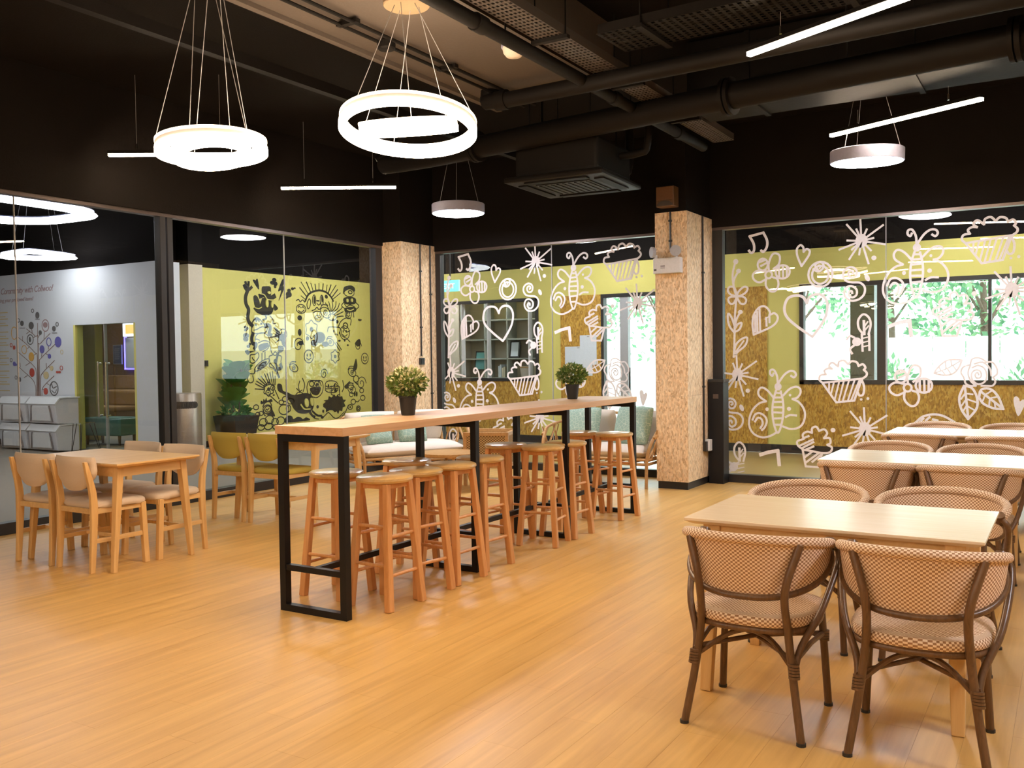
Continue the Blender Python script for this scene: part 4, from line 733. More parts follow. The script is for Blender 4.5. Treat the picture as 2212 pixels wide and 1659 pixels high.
# ---- woven bistro chairs (face +x)
def bistro():
    t = thing('bistro_chair', 'b', 'chair', group='woven bistro chairs at the right tables')
    NU = 36
    def ring(u, v):    # u -1..1 along the back, v 0 bottom..1 top
        ph = u*R(112); zr = .748-.062*u*u; zb = .525+(zr-.02-.525)*abs(u)**2.6
        z = zb+(zr-zb)*v; k = .86+.14*((z-.475)/.3)
        sx = -.245*math.cos(ph)*k; sy = .288*math.sin(ph)*k
        return Vector((sx+.0-.03*(z-.475)/.3*max(0, math.cos(ph)), sy, z))
    nv = 8; mb = MB(); uv = []; vs = []
    acc = 0
    for side in (1, -1):
        acc = 0
        for i in range(NU+1):
            u = i/NU*2-1
            if i: acc += (ring(u, 1)-ring(u-2/NU, 1)).length
            for j in range(nv+1):
                p = ring(u, j/nv); d = Vector((p.x-.06, p.y*.8, 0)).normalized()
                vs.append(p+d*.005*side); uv.append((acc, p.z))
    o_ = (NU+1)*(nv+1); fs = []
    for i in range(NU):
        for j in range(nv):
            a = i*(nv+1)+j; b_ = a+nv+1
            fs += [(a, b_, b_+1, a+1), (o_+a, o_+a+1, o_+b_+1, o_+b_)]
    for i in range(NU):
        a = i*(nv+1); b_ = a+nv+1; fs.append((a, o_+a, o_+b_, b_))
    mb.add(vs, fs, uv); mb.build('backrest', 'weave', t, smooth=60)
    us = [i/30*2-1 for i in range(31)]
    rim = [ring(u, 1)+Vector((0, 0, .004)) for u in us]
    MB().tube(rim, .0195, 12, uvs=True).build('back_rim', 'weave', t, smooth=60)
    low = [ring(u, 0)+Vector(((ring(u, 0).x-.05)*.03, ring(u, 0).y*.03, 0)) for u in us]
    MB().tube(low, .0125, 8).build('back_hoop', 'rattan_dark', t, smooth=50)
    # seat
    mb = MB(); n = 44; vs = []; uv = []
    prof = ((.405, .93), (.415, 1.), (.435, 1.01), (.45, .98), (.457, .9), (.459, .6), (.459, .0))
    for z, k in prof:
        for i in range(n):
            a = 2*math.pi*i/n; ca, sa = math.cos(a), math.sin(a); e = .72
            x = .235*math.copysign(abs(ca)**e, ca)*k; y = .24*math.copysign(abs(sa)**e, sa)*k*(1+.05*ca)
            vs.append((x+.015, y, z)); uv.append((x*1.0, y*1.0) if k < .95 and z > .44 else (a*.235, z))
    fs = []
    for j in range(len(prof)-1):
        for i in range(n): fs.append((j*n+i, j*n+(i+1) % n, (j+1)*n+(i+1) % n, (j+1)*n+i))
    mb.add(vs, fs, uv); mb.build('seat', 'weave', t, smooth=60)
    hp = []
    for i in range(n):
        a = 2*math.pi*i/n; ca, sa = math.cos(a), math.sin(a)
        hp.append((.22*math.copysign(abs(ca)**.72, ca)+.015, .226*math.copysign(abs(sa)**.72, sa), .397))
    MB().tube(hp, .013, 8, True).build('seat_hoop', 'rattan_dark', t, smooth=50)
    for s_ in (-1, 1):
        rr = [.0165, .0165, .016, .0155, .0145]
        up_ = ring(s_*.42, .97)
        out = Vector((up_.x-.012, up_.y*1.03, up_.z))
        MB().tube(cat_rom([(-.235, s_*.225, 0), (-.205, s_*.19, .22), (-.195, s_*.168, .40), (-.225, s_*.165, .56), tuple(out)], 5), .0155, 9).build('leg', 'rattan_dark', t, smooth=50)
        MB().tube([(.222, s_*.222, 0), (.2, s_*.2, .39)], .0155, 9).build('leg', 'rattan_dark', t, smooth=50)
        for fx, fy in ((-.235, .225), (.222, .222)):
            MB().cyl((fx, s_*fy, 0), (fx, s_*fy, .012), .018, n=10).build('foot_cap', 'black_plastic', t)
        e = ring(s_, .9)
        MB().tube(cat_rom([tuple(e+Vector((.012, 0, .012))), (e.x+.012, s_*.29, .64), (-.06, s_*.262, .47), (-.15, s_*.205, .34), (-.205, s_*.192, .25)], 5), .0135, 8).build('arm_post', 'rattan_dark', t, smooth=50)
        MB().cyl((e.x-.005, e.y*1.0, e.z-.012), (e.x+.02, e.y, e.z+.022), .022, n=10).build('arm_end', 'rattan_dark', t, smooth=50)
        MB().tube([(-.203, s_*.19, .29), (0, s_*.205, .315), (.205, s_*.205, .30)], .0105, 7).build('side_rod', 'rattan_dark', t, smooth=50)
        MB().tube(cat_rom([(-.205, s_*.19, .265), (-.13, s_*.09, .34), (-.12, 0, .375)], 4), .0105, 7).build('brace', 'rattan_dark', t, smooth=50)
        MB().tube(cat_rom([(.206, s_*.205, .28), (.14, s_*.1, .34), (.12, 0, .375)], 4), .0105, 7).build('brace', 'rattan_dark', t, smooth=50)
        mb = MB()
        for k in range(5): mb.cyl((-.208+.0014*k, s_*(.194-.001*k), .235+k*.011), (-.207+.0014*k, s_*(.194-.001*k), .244+k*.011), .0215, n=10)
        mb.build('binding', 'rattan_dark', t, smooth=40)
        mb = MB()
        for k in range(4): mb.cyl((.209, s_*.209, .27+k*.011), (.209, s_*.209, .279+k*.011), .0205, n=10)
        mb.build('binding', 'rattan_dark', t, smooth=40)
    MB().tube([(-.2, -.19, .3), (.0, 0, .31), (.2, .19, .3)], .0095, 7).build('cross_rod', 'rattan_dark', t, smooth=50)
    MB().tube([(-.2, .19, .3), (.0, 0, .318), (.2, -.19, .3)], .0095, 7).build('cross_rod', 'rattan_dark', t, smooth=50)
    return t
bc = bistro()
BC = [(3.64, 1.07, 0, 'left of the two nearest, back turned to us'), (3.65, .47, 3, 'right of the two nearest, back turned to us'),
 (4.76, 1.15, 181, 'left one facing us across the nearest table'), (4.76, .53, 179, 'right one facing us across the nearest table'),
 (6.18, 1.12, 1, 'left one backing us at the middle table'), (6.18, .53, -2, 'right one backing us at the middle table'),
 (7.24, 1.15, 180, 'left one facing us at the middle table'), (7.24, .54, 182, 'right one facing us at the middle table'),
 (8.45, 1.11, 0, 'left one backing us at the farthest table'), (8.45, .46, 2, 'right one backing us at the farthest table'),
 (9.5, 1.09, 180, 'left one by the glass at the farthest table'), (9.5, .44, 178, 'right one by the glass at the farthest table')]
for i, (x, y, a, s_) in enumerate(BC):
    place(bc if i == 0 else copy_tree(bc), (x, y, 0), R(a), 'woven bistro chair, '+s_)

# ---- rattan sofas (face -y)
def cushion(name, m, parent, sx, sy, sz, M, puff=.5):
    mb = MB(); n = 12
    for side in (1, -1):
        for i in range(n+1):
            for j in range(n+1):
                u, v = i/n*2-1, j/n*2-1
                h = ((1-u**4)*(1-v**4))**puff
                mb.v.append((u*sx*(1-.04*v*v), v*sy*(1-.04*u*u), side*sz*(h*.9+.1)))
    q = (n+1)**2
    for i in range(n):
        for j in range(n):
            a = i*(n+1)+j; mb.f += [(a, a+n+1, a+n+2, a+1), (q+a, q+a+1, q+a+n+2, q+a+n+1)]
    for i in range(n):
        for a, b_ in ((i*(n+1), (i+1)*(n+1)), (i*(n+1)+n, (i+1)*(n+1)+n), (i, i+1), (n*(n+1)+i, n*(n+1)+i+1)): mb.f.append((a, b_, q+b_, q+a))
    return mb.xf(M).build(name, m, parent, smooth=70)
def sofa(label, loc, rz, wd):
    t = thing('rattan_sofa', label, 'sofa', loc, rz); h = wd/2
    base = MB()
    for z in (.26, .31): base.tube([(-h, -.36, z), (h, -.36, z), (h, .3, z), (-h, .3, z)], .016, 8, True)
    for k in range(14): base.tube([(-h+.03+k*(wd-.06)/13, -.36, .285), (-h+.03+k*(wd-.06)/13, .3, .285)], .008, 6)
    base.build('base', 'rattan_pale', t, smooth=50)
    for sx in (-1, 1):
        MB().tube(cat_rom([(sx*(h+.0), -.38, 0), (sx*h, -.36, .3), (sx*(h+.03), -.34, .46), (sx*(h+.06), -.22, .60)], 4), .019, 8).build('leg', 'rattan_pale', t, smooth=50)
        MB().tube(cat_rom([(sx*h, .38, 0), (sx*h, .33, .3), (sx*h, .38, .55), (sx*(h-.04), .42, .74)], 4), .019, 8).build('leg', 'rattan_pale', t, smooth=50)
        arm = MB(); arm.tube(cat_rom([(sx*(h+.06), -.30, .54), (sx*(h+.085), -.12, .62), (sx*(h+.07), .15, .66), (sx*(h+.0), .38, .68)], 5), .017, 8)
        for k in range(5):
            y = -.3+k*.13; arm.tube(cat_rom([(sx*h, y+.05, .3), (sx*(h+.05), y+.09*(-1)**k, .45), (sx*(h+.08), y+.04, .63)], 4), .009, 6)
        arm.tube([(sx*h, -.36, .3), (sx*(h+.07), .05, .64)], .012, 6)
        arm.build('arm', 'rattan_pale', t, smooth=50)
    bk = MB(); bk.tube(cat_rom([(-h+.04-.0, .42, .74), (-h*.5, .43, .78), (0, .43, .76), (h*.5, .43, .78), (h-.04, .42, .74)], 5), .018, 8)
    for k in range(9):
        x = -h+.08+k*(wd-.16)/8; bk.tube([(x, .31, .3), (x+.03*(-1)**k, .42, .76)], .009, 6)
    bk.build('back_frame', 'rattan_pale', t, smooth=50)
    cushion('seat_cushion', 'cream_fabric', t, h-.02, .35, .075, Matrix.Translation((0, -.02, .385)), .22)
    for sx in (-1, 1):
        cushion('back_cushion', 'cream_fabric', t, h/2-.015, .2, .075, Matrix.Translation((sx*h/2, .30, .62)) @ Matrix.Rotation(R(-74), 4, 'X') @ Matrix.Rotation(R(180), 4, 'X'), .3)
    return t
def pillow(label, loc, rz, m='leaf_pillow', tilt=66, size=.2):
    t = thing('throw_pillow', label, 'pillow', loc, rz, 'leaf patterned pillows on the sofas')
    cushion('cover', m, t, size, size, .075, Matrix.Translation((0, 0, size*.93)) @ Matrix.Rotation(R(tilt), 4, 'X'), .55)
    MB().tube([(-size*.9, .09, size*1.85), (0, .095, size*1.88), (size*.9, .09, size*1.85)], .004, 6).build('piping', 'leaf_pillow', t)
    return t
sofa('rattan sofa with white cushions near the left pillar', (8.68, 6.76, 0), R(-27), 1.34)
sofa('rattan sofa with white cushions beside the right pillar', (9.6, 4.55, 0), R(-90), 1.26)
pillow('green leaf patterned pillow at the left arm of the left sofa', (8.34, 6.90, .455), R(-20), size=.175)
pillow('green leaf patterned pillow in the middle of the left sofa', (8.73, 6.70, .455), R(-33), size=.175)
pillow('green leaf patterned pillow on the left half of the right sofa', (9.52, 4.83, .455), R(-86), size=.21)
pillow('green leaf patterned pillow on the right sofa next to the pillar', (9.52, 4.2, .455), R(-93), size=.22)
t = thing('cane_armchair', 'low cane panel armchair with white cushion behind the stools', 'armchair', (8.95, 5.72, 0), R(20))
for q in ((-.28, -.24), (.28, -.24), (-.28, .24), (.28, .24)): bx(q[0]-.02, q[0]+.02, q[1]-.02, q[1]+.02, 0, .6).build('leg', 'rattan_pale', t, bevel=.005)
mb = MB(); vs = []
for nm, a in (('side_panel', (-.285, -.275, -.22, .22)), ('side_panel', (.275, .285, -.22, .22)), ('back_panel', (-.26, .26, -.245, -.235))):
    p = bx(a[0], a[1], a[2], a[3], .24, .56)
    p.uv = {i: [(p.v[k][0]+p.v[k][1], p.v[k][2]) for k in f] for i, f in enumerate(p.f)}; p.build(nm, 'cane', t)
fr = MB()
for a in ((-.3, -.26, -.26, .26), (.26, .3, -.26, .26), (-.28, .28, -.26, -.22)): fr.b(*a, .56, .6); fr.b(*a, .2, .24)
fr.build('frame', 'rattan_pale', t, bevel=.004)
cushion('seat_cushion', 'cream_fabric', t, .25, .24, .06, Matrix.Translation((0, 0, .32)), .25)
t = thing('rattan_table', 'round low rattan coffee table in front of the left sofa', 'table', (8.3, 5.85, 0))
MB().lathe([(.3, .37), (.32, .38), (.32, .405), (.3, .41), (0, .41)], 28).build('table_top', 'rattan_pale', t, smooth=40)
for k in range(4):
    a = R(45+90*k); MB().tube(cat_rom([(.26*math.cos(a), .26*math.sin(a), 0), (.2*math.cos(a), .2*math.sin(a), .2), (.25*math.cos(a), .25*math.sin(a), .375)], 4), .015, 8).build('leg', 'rattan_pale', t, smooth=50)
# ================================================================ lamps and ceiling services
def band(mb, r0, r1, z0, z1, n=56):
    vs = []; fs = []
    for k in range(n):
        a = 2*math.pi*k/n; c_, s_ = math.cos(a), math.sin(a)
        vs += [(r0*c_, r0*s_, z0), (r1*c_, r1*s_, z0), (r1*c_, r1*s_, z1), (r0*c_, r0*s_, z1)]
    for k in range(n):
        a, b_ = 4*k, 4*((k+1) % n)
        for j in range(4): fs.append((a+j, b_+j, b_+(j+1) % 4, a+(j+1) % 4))
    mb.add(vs, fs); return mb
def ring_pendant(label, loc, rad, zc, rings, cable_az):
    t = thing('ring_pendant', label, 'pendant lamp', loc)
    hc = zc-loc[2]
    MB().lathe([(.13, hc-.03), (.135, hc-.025), (.135, hc), (0, hc)], 28).build('canopy', 'canopy_tan', t, smooth=40)
    for (r_, dz, tilt, roll) in rings:
        M = Matrix.Translation((0, 0, dz)) @ Matrix.Rotation(YAW, 4, 'Z') @ Matrix.Rotation(R(tilt), 4, 'Y') @ Matrix.Rotation(R(roll), 4, 'X')
        band(MB(), r_-.03, r_, -.012, .016).xf(M).build('ring_body', 'ring_soft', t, smooth=40)
        band(MB(), r_-.032, r_+.001, .016, .032).xf(M).build('upper_diffuser', 'ring_top', t, smooth=40)
        band(MB(), r_-.036, r_+.003, -.046, -.012).xf(M).build('lower_diffuser', 'ring_glow', t, smooth=40)
        for k in range(3):
            a = cable_az+R(120*k+(50 if r_ != rad else 0)); p = M @ Vector((r_*.98*math.cos(a), r_*.98*math.sin(a), .03))
            MB().cyl(tuple(p), (.07*math.cos(a), .07*math.sin(a), hc-.03), .0022, n=6).build('cable', 'grey_frame', t)
    return t
ring_pendant('large double ring pendant lamp over the bar table', (4.308, 3.294, 2.79), .395, 3.5, [(.395, 0, 9, 2), (.285, -.005, -11, -3)], R(20))
ring_pendant('smaller double ring pendant lamp, left of the large one', (3.56, 4.09, 2.62), .298, 3.6, [(.298, .01, 2.5, -3), (.21, -.012, 6, -7)], R(-5))
ring_pendant('double ring pendant lamp hanging behind the viewer, left', (-1.2, 4.6, 2.75), .36, 3.9, [(.36, 0, 5, 2), (.25, .03, -8, -3)], R(40))
ring_pendant('double ring pendant lamp hanging behind the viewer, right', (-1.6, .6, 2.75), .36, 3.9, [(.36, 0, -5, 2), (.25, .03, 8, 3)], R(70))
def linear(label, a, b_, z=3.3, top=CZ):
    a = Vector((*a, z)); b2 = Vector((*b_, z)); c_ = (a+b2)/2; d_ = b2-a; ln_ = d_.length
    t = thing('linear_lamp', label, 'linear lamp', tuple(c_), math.atan2(d_.y, d_.x), 'suspended linear lamps')
    bx(-ln_/2, ln_/2, -.03, .03, .002, .026).build('housing', 'pipe_paint', t)
    bx(-ln_/2, ln_/2, -.018, .018, -.02, .002).build('diffuser', 'bar_glow', t)
    for s_ in (-1, 1):
        MB().cyl((s_*ln_*.3, 0, .045), (s_*ln_*.3, 0, top-z), .0018, n=5).build('wire', 'grey_frame', t)
        MB().cyl((s_*ln_*.3, 0, .045), (s_*ln_*.3, 0, .09), .008, n=8).build('gripper', 'chrome', t)
LIN = [((5.258, 7.378), (5.93, 6.34), 'farthest left, behind the smaller ring lamp'), ((7.294, 7.303), (7.958, 6.268), 'left, above the glass partition corner'),
 ((8.206, 1.769), (7.654, .574), 'right, just above the round disc lamp'), ((5.707, 1.721), (5.19, .60), 'upper right, cut by the picture edge'),
 ((3.3, 1.3), (2.8, .15), 'out of view above the nearest table'),
 ((2.3, 2.4), (1.8, 1.2), 'out of view right of the viewer'),
 ((6.9, -1.2), (6.4, -2.35), 'out of view beyond the right edge'), ((4.2, -1.2), (3.7, -2.35), 'out of view far right'),
 ((-.6, 6.2), (.06, 5.16), 'behind the viewer, left row'), ((-.2, 2.9), (-.7, 1.75), 'behind the viewer, middle row'), ((.8, -1.2), (.3, -2.35), 'behind the viewer, right row'),
 ((-2.6, 4.2), (-1.94, 3.16), 'far behind the viewer, left row'), ((-2.4, 0), (-2.9, -1.15), 'far behind the viewer, right row')]
for i, (a, b_, s_) in enumerate(LIN): linear('slim linear pendant lamp, '+s_, a, b_, 3.3, {2: 3.45, 3: 3.475}.get(i, CZ))
def disc(label, loc, tilt, rz):
    t = thing('disc_lamp', label, 'pendant lamp', loc, rz, 'round white disc pendants')
    M = Matrix.Rotation(R(tilt), 4, 'X')
    MB().lathe([(.292, .004), (.3, .008), (.3, .105), (.294, .11), (0, .11)], 40).xf(M).build('housing', 'lamp_white', t, smooth=30)
    MB().lathe([(.0, -.002), (.288, 0), (.288, .006), (0, .006)], 40, cap=False).xf(M).build('diffuser', 'disc_glow', t)
    for k in range(3):
        a = R(90+120*k); MB().cyl((.27*math.cos(a), .27*math.sin(a), .1), (.05*math.cos(a), .05*math.sin(a), CZ-loc[2]), .002, n=5).build('wire', 'grey_frame', t)
disc('white drum disc lamp above the left sofa', (8.701, 5.964, 3.07), 0, 0)
disc('white drum disc lamp, tilted, above the right tables', (8.38, 1.51, 3.06), 2.5, R(-60))
disc('white drum disc lamp far behind the viewer', (-2.8, 6.2, 3.05), 0, 0)
disc('white drum disc lamp out of view on the right', (3.2, -1.9, 3.05), 0, 0)

# ---- services
tag(bx(-4, 6.62, 3.06, 4.08, 3.52, CZ).build('ceiling_beam', 'brown_paint'), 'brown painted ceiling beam running over the bar table', 'beam', kind='structure')  # ends early: the fading of light along the beam is put into its length
tag(bx(-4, 6.62, 4.08, 4.13, 3.49, 3.56).build('trim_1', 'brown_paint'), 'steel angle along the edge of the ceiling beam', 'trim', kind='structure')
tag(bx(-4, XB-.06, 4.98, 5.05, 3.52, 3.6).build('trim_2', 'pipe_paint'), 'dark steel channel crossing the left ceiling', 'trim', kind='structure')
tag(bx(2.0, XB-.06, -1.6, -1.2, 3.55, CZ).build('ceiling_beam', 'black_paint'), 'black ceiling beam out of sight on the right', 'beam', kind='structure')
t = thing('cable_conduits', 'pair of thin conduits clipped under the ceiling beam', 'conduit', (5, 3.8, 3.485))
for y in (.04, -.06): MB().cyl((-4, y, 0), (1.58, y, 0), .012, n=8).build('conduit', 'pipe_paint', t)
for k in range(6): bx(-3.8+k*1.05, -3.76+k*1.05, -.09, .07, -.005, .02).build('clip', 'pipe_paint', t)
MB().lathe([(.05, -.03), (.06, -.02), (.06, .02)], 14, (-.2, .04, 0)).build('junction_box', 'pipe_paint', t)
t = thing('sprinkler_pipe', 'black sprinkler pipe running beside the cable tray', 'pipe', (6.2, 3.02, 3.42))
MB().cyl((-6.5, 0, 0), (2.35, 0, 0), .045, n=14).build('pipe', 'pipe_paint', t, smooth=40)
for x in (-1.55, .35, 1.7):
    MB().cyl((x-.05, 0, 0), (x+.05, 0, 0), .055, n=14).build('coupling', 'pipe_paint', t, smooth=40)
    MB().cyl((x+.3, 0, .04), (x+.3, 0, .58), .006, n=6).build('hanger', 'pipe_paint', t)
def tray(label, p, q, wd, nrow, z, tm='tray_metal'):
    p = Vector((*p, z)); q = Vector((*q, z)); L_ = (q-p).length
    t = thing('cable_tray', label, 'cable tray', tuple((p+q)/2), math.atan2(q.y-p.y, q.x-p.x))
    h = wd/2; mb = MB(); n = int(L_/.05)
    for k in range(nrow+1): y = -h+k*wd/nrow; mb.b(-L_/2, L_/2, y-.006 if k else -h, y+.006 if k < nrow else h, 0, .002)
    for k in range(n+1): x = -L_/2+k*L_/n; mb.b(x-.012, x+.012, -h, h, .0005, .0025)
    mb.build('perforated_base', tm, t)
    for s_ in (-1, 1): bx(-L_/2, L_/2, s_*h-.002, s_*h+.002, 0, .06).build('side_flange', tm, t)
    for k in range(int(L_/1.2)+1):
        x = -L_/2+.3+k*1.2
        if x > L_/2: break
        for s_ in (-1, 1): MB().cyl((x, s_*(h+.01), -.01), (x, s_*(h+.01), CZ-z), .005, n=6).build('hanger_rod', 'pipe_paint', t)
        bx(x-.02, x+.02, -h-.03, h+.03, -.025, -.002).build('hanger_bar', 'pipe_paint', t)
    mb = MB()
    for k in range(3): y = -h*.6+k*h*.5; mb.tube([(-L_/2+i*L_/12, y+random.uniform(-.015, .015), .02+random.uniform(0, .012)) for i in range(13)], .011, 6)
    mb.build('cable', 'black_plastic', t)
tray('perforated cable tray running over the bar table', (2.5, 2.84), (8.6, 2.84), .2, 7, 3.46)
tray('wide perforated cable tray crossing the right ceiling', (5.62, 2.6), (5.4, -3.5), .42, 10, 3.5, 'pipe_paint')
t = thing('water_pipe', 'thick dark water pipe with a bolted flange crossing the ceiling', 'pipe', (6.95, 3.0, 3.38))
A, B_ = Vector((.35, 2.7, 0)), Vector((-.75, -6, 0))
MB().tube(cat_rom([tuple(A+Vector((.03, .16, .62))), tuple(A+Vector((.03, .14, .12))), tuple(A), tuple(A+(B_-A)*.3), tuple(B_)], 4), .1, 20).build('pipe', 'pipe_paint', t, smooth=40)
def onp(s_): return A+(B_-A)*s_
dd = (B_-A).normalized()
for s_ in (.115, .4, .62): MB().tube([onp(s_)-dd*.035, onp(s_)-dd*.006], .14, 20).build('flange', 'pipe_paint', t, smooth=30); MB().tube([onp(s_)+dd*.006, onp(s_)+dd*.035], .14, 20).build('flange', 'pipe_paint', t, smooth=30)
for s_ in (.2, .5): bx(onp(s_).x-.02, onp(s_).x+.02, onp(s_).y-.005, onp(s_).y+.005, .09, .62).build('hanger', 'pipe_paint', t)
t = thing('branch_pipe', 'thinner dark pipe with an elbow joining the thick one', 'pipe', (6.1, 3.9, 3.4))
MB().tube(cat_rom([(.1, .02, .6), (.05, 0, .1), (.0, -.06, .02), (-.06, -.9, 0), (-.3, -5.5, 0)], 4), .06, 16).build('pipe', 'pipe_paint', t, smooth=40)
MB().cyl((.045, 0, .04), (.06, 0, .16), .075, n=16).build('collar', 'pipe_paint', t, smooth=40); MB().cyl((-.01, -.1, .01), (-.015, -.2, .01), .075, n=16).build('collar', 'pipe_paint', t, smooth=40)
t = thing('air_duct', 'dark rectangular air duct high on the right', 'duct', (7.55, -.4, 3.62))
bx(-.3, .3, -3.3, 3.1, -.16, .36).build('body', 'pipe_paint', t, bevel=.01)
for y in (-2.2, -1, .2, 1.4, 2.6): bx(-.315, .315, y-.02, y+.02, -.175, .36).build('seam_flange', 'pipe_paint', t)
t = thing('air_conditioner', 'black ceiling cassette air conditioner near the pillars', 'air conditioner', (7.62, 3.93, 3.0), R(3))
bx(-.4, .4, -.4, .4, .06, .36).build('body', 'ac_plastic', t, bevel=.03)
p = bx(-.48, .48, -.48, .48, 0, .05).build('panel', 'ac_plastic', t, bevel=.02)
bx(-.26, .26, -.26, .26, -.008, .0).build('grille', 'grille_dark', p)
for k in range(9): bx(-.24, .24, -.23+k*.0575-.006, -.23+k*.0575+.006, -.014, -.006).build('grille_slat', 'ac_plastic', p)
for q in ((-.3, .3, -.42, -.33), (-.3, .3, .33, .42), (-.42, -.33, -.3, .3), (.33, .42, -.3, .3)): bx(*q, -.012, .002).build('louvre', 'pipe_paint', p)
for q in ((.3, .3), (-.3, .3), (.3, -.3), (-.3, -.3)): MB().cyl((*q, .36), (*q, 1.0), .006, n=6).build('hanger_rod', 'pipe_paint', t)
MB().tube(cat_rom([(.1, -.42, .25), (.1, -.6, .26), (.1, -.68, .34), (.1, -.7, .9)], 4), .035, 10).build('hose', 'pipe_paint', t, smooth=40)
MB().tube(cat_rom([(.42, -.2, .22), (.62, -.22, .2), (.75, -.25, .3), (.78, -.25, .9)], 4), .045, 10).build('hose', 'pipe_paint', t, smooth=40)
t = thing('smoke_detector', 'cream smoke detector under the ceiling beam', 'detector', (5.35, 3.2, 3.5))
MB().lathe([(.0, -.06), (.05, -.055), (.07, -.03), (.075, -.01), (.075, .02)], 20).build('dome', 'cream_fabric', t, smooth=50)
MB().lathe([(.085, .005), (.085, .02)], 20).build('base', 'lamp_white', t)

# ================================================================ corridor, lounge and the room behind the glass
def square_lamp(label, loc, rx, ry, wd, m='fill_glow'):
    t = thing('loop_lamp', label, 'ceiling lamp', loc)
    pts = []
    for k in range(48):
        a = 2*math.pi*k/48; e = .55; ca, sa = math.cos(a), math.sin(a)
        pts.append((rx*math.copysign(abs(ca)**e, ca), ry*math.copysign(abs(sa)**e, sa), .012*math.sin(2*a)))
    MB().tube(pts, wd, 8, True, .35).build('diffuser', m, t, smooth=50)
    MB().tube([(p[0], p[1], p[2]+.05) for p in pts], wd*.6, 8, True, .4).build('body', 'lamp_white', t, smooth=50)
    for k in (0, 12, 24, 36): MB().cyl((pts[k][0], pts[k][1], .05), (pts[k][0]*.6, pts[k][1]*.6, CZ-loc[2]), .003, n=5).build('wire', 'grey_frame', t)
square_lamp('large glowing loop lamp at the left edge of the corridor', (6.0, 10.3, 3.15), .75, .75, .09, 'loop_glow')
square_lamp('small glowing loop lamp deep in the corridor', (8.55, 13.8, 3.1), .42, .42, .07, 'loop_glow')
square_lamp('added unseen fill lamp lighting the mural wall', (13.2, 10.6, 3.6), .5, .5, .07)  # unseen lamp added to brighten the yellow mural wall
square_lamp('added unseen fill lamp above the fig plant', (10.6, 10.4, 3.65), .5, .5, .07)  # added, hidden behind the bulkhead, for more light on the yellow wall
square_lamp('added unseen fill lamp inside the brown lounge', (11.6, 16.0, 3.3), .35, .35, .05, 'bright_fill_glow')  # added to light the partition; no lamp is visible in the lounge
square_lamp('added unseen fill lamp at the far left of the corridor', (5.4, 14.6, 3.4), .5, .5, .06)  # added out of frame to light the white wall from the front
square_lamp('added unseen fill lamp in the strip behind the doodles', (11.9, 1.0, 3.55), .4, .4, .05, 'bright_fill_glow')  # unseen, added to brighten the far yellow wall
square_lamp('added unseen fill lamp in the strip behind the sofas', (11.9, 6.0, 3.55), .4, .4, .05, 'bright_fill_glow')  # second unseen lamp added for light on the far wall
square_lamp('added unseen fill lamp above the bookshelf', (13.95, 8.7, 3.2), .2, .3, .05, 'bright_fill_glow')  # no visible source here; added to brighten the shelf room

def recycle_bin(loc, label):
    t = thing('recycling_bin', label, 'bin', loc, 0, 'stacked white recycling bins')
    pf = [(-.02, 0), (-.25, .02), (-.28, .33), (-.2, .42), (.14, .42), (.14, 0)]
    MB().prism(pf, -.38, .38, 1).build('body', 'bin_white', t, bevel=.02)
    MB().prism([(-.3, .335), (-.21, .44), (.15, .44), (.15, .425), (-.2, .42), (-.285, .325)], -.4, .4, 1).build('lid', 'white_plastic', t)
    bx(-.29, -.255, -.25, .25, .06, .3).build('front_panel', 'white_plastic', t, bevel=.01)
    for y in (-.3, .3): MB().bar((-.275, y, .04), (-.295, y*.8, .31), .012, .006).build('strut', 'strut_grey', t)
for x, y, z, s_ in ((9.15, 14.36, 0, 'lower right of the four'), (9.15, 15.2, 0, 'lower left of the four'), (9.15, 14.36, .44, 'upper right of the four'), (9.15, 15.2, .44, 'upper left of the four')):
    recycle_bin((x, y, z), 'white recycling bin by the tree graphic, '+s_)
t = thing('litter_bin', 'brushed steel litter bin with oval slot behind the mullion', 'bin', (9.6, 11.74, 0))
MB().lathe([(.23, 0), (.235, .02), (.235, .93), (.225, .95), (0, .955)], 32).build('body', 'steel', t, smooth=30)
mb = MB()
for k in range(9):
    a = R(200+k*8); mb.tube([(.2*math.cos(a), .2*math.sin(a), .77), (.238*math.cos(a), .238*math.sin(a), .77)], .055, 10)
mb.build('slot', 'grille_dark', t)
MB().lathe([(.238, .0), (.238, .04)], 32, cap=False).build('base_ring', 'black_metal', t)
t = thing('floor_plant', 'big leafy fig plant in a square black planter', 'plant', (10.86, 12.02, 0))
MB().prism([(-.19, -.19), (.19, -.19), (.19, .19), (-.19, .19)], 0, .03).build('base', 'planter_black', t)
vs = [(sx*.2, sy*.2, .0) for sx, sy in ((-1, -1), (1, -1), (1, 1), (-1, 1))]+[(sx*.27, sy*.27, .52) for sx, sy in ((-1, -1), (1, -1), (1, 1), (-1, 1))]
MB().add(vs, [(3, 2, 1, 0), (4, 5, 6, 7)]+[(i, (i+1) % 4, 4+(i+1) % 4, 4+i) for i in range(4)]).build('planter', 'planter_black', t, bevel=.01)
bx(-.24, .24, -.24, .24, .5, .525).build('soil', 'soil', t)
random.seed(11)
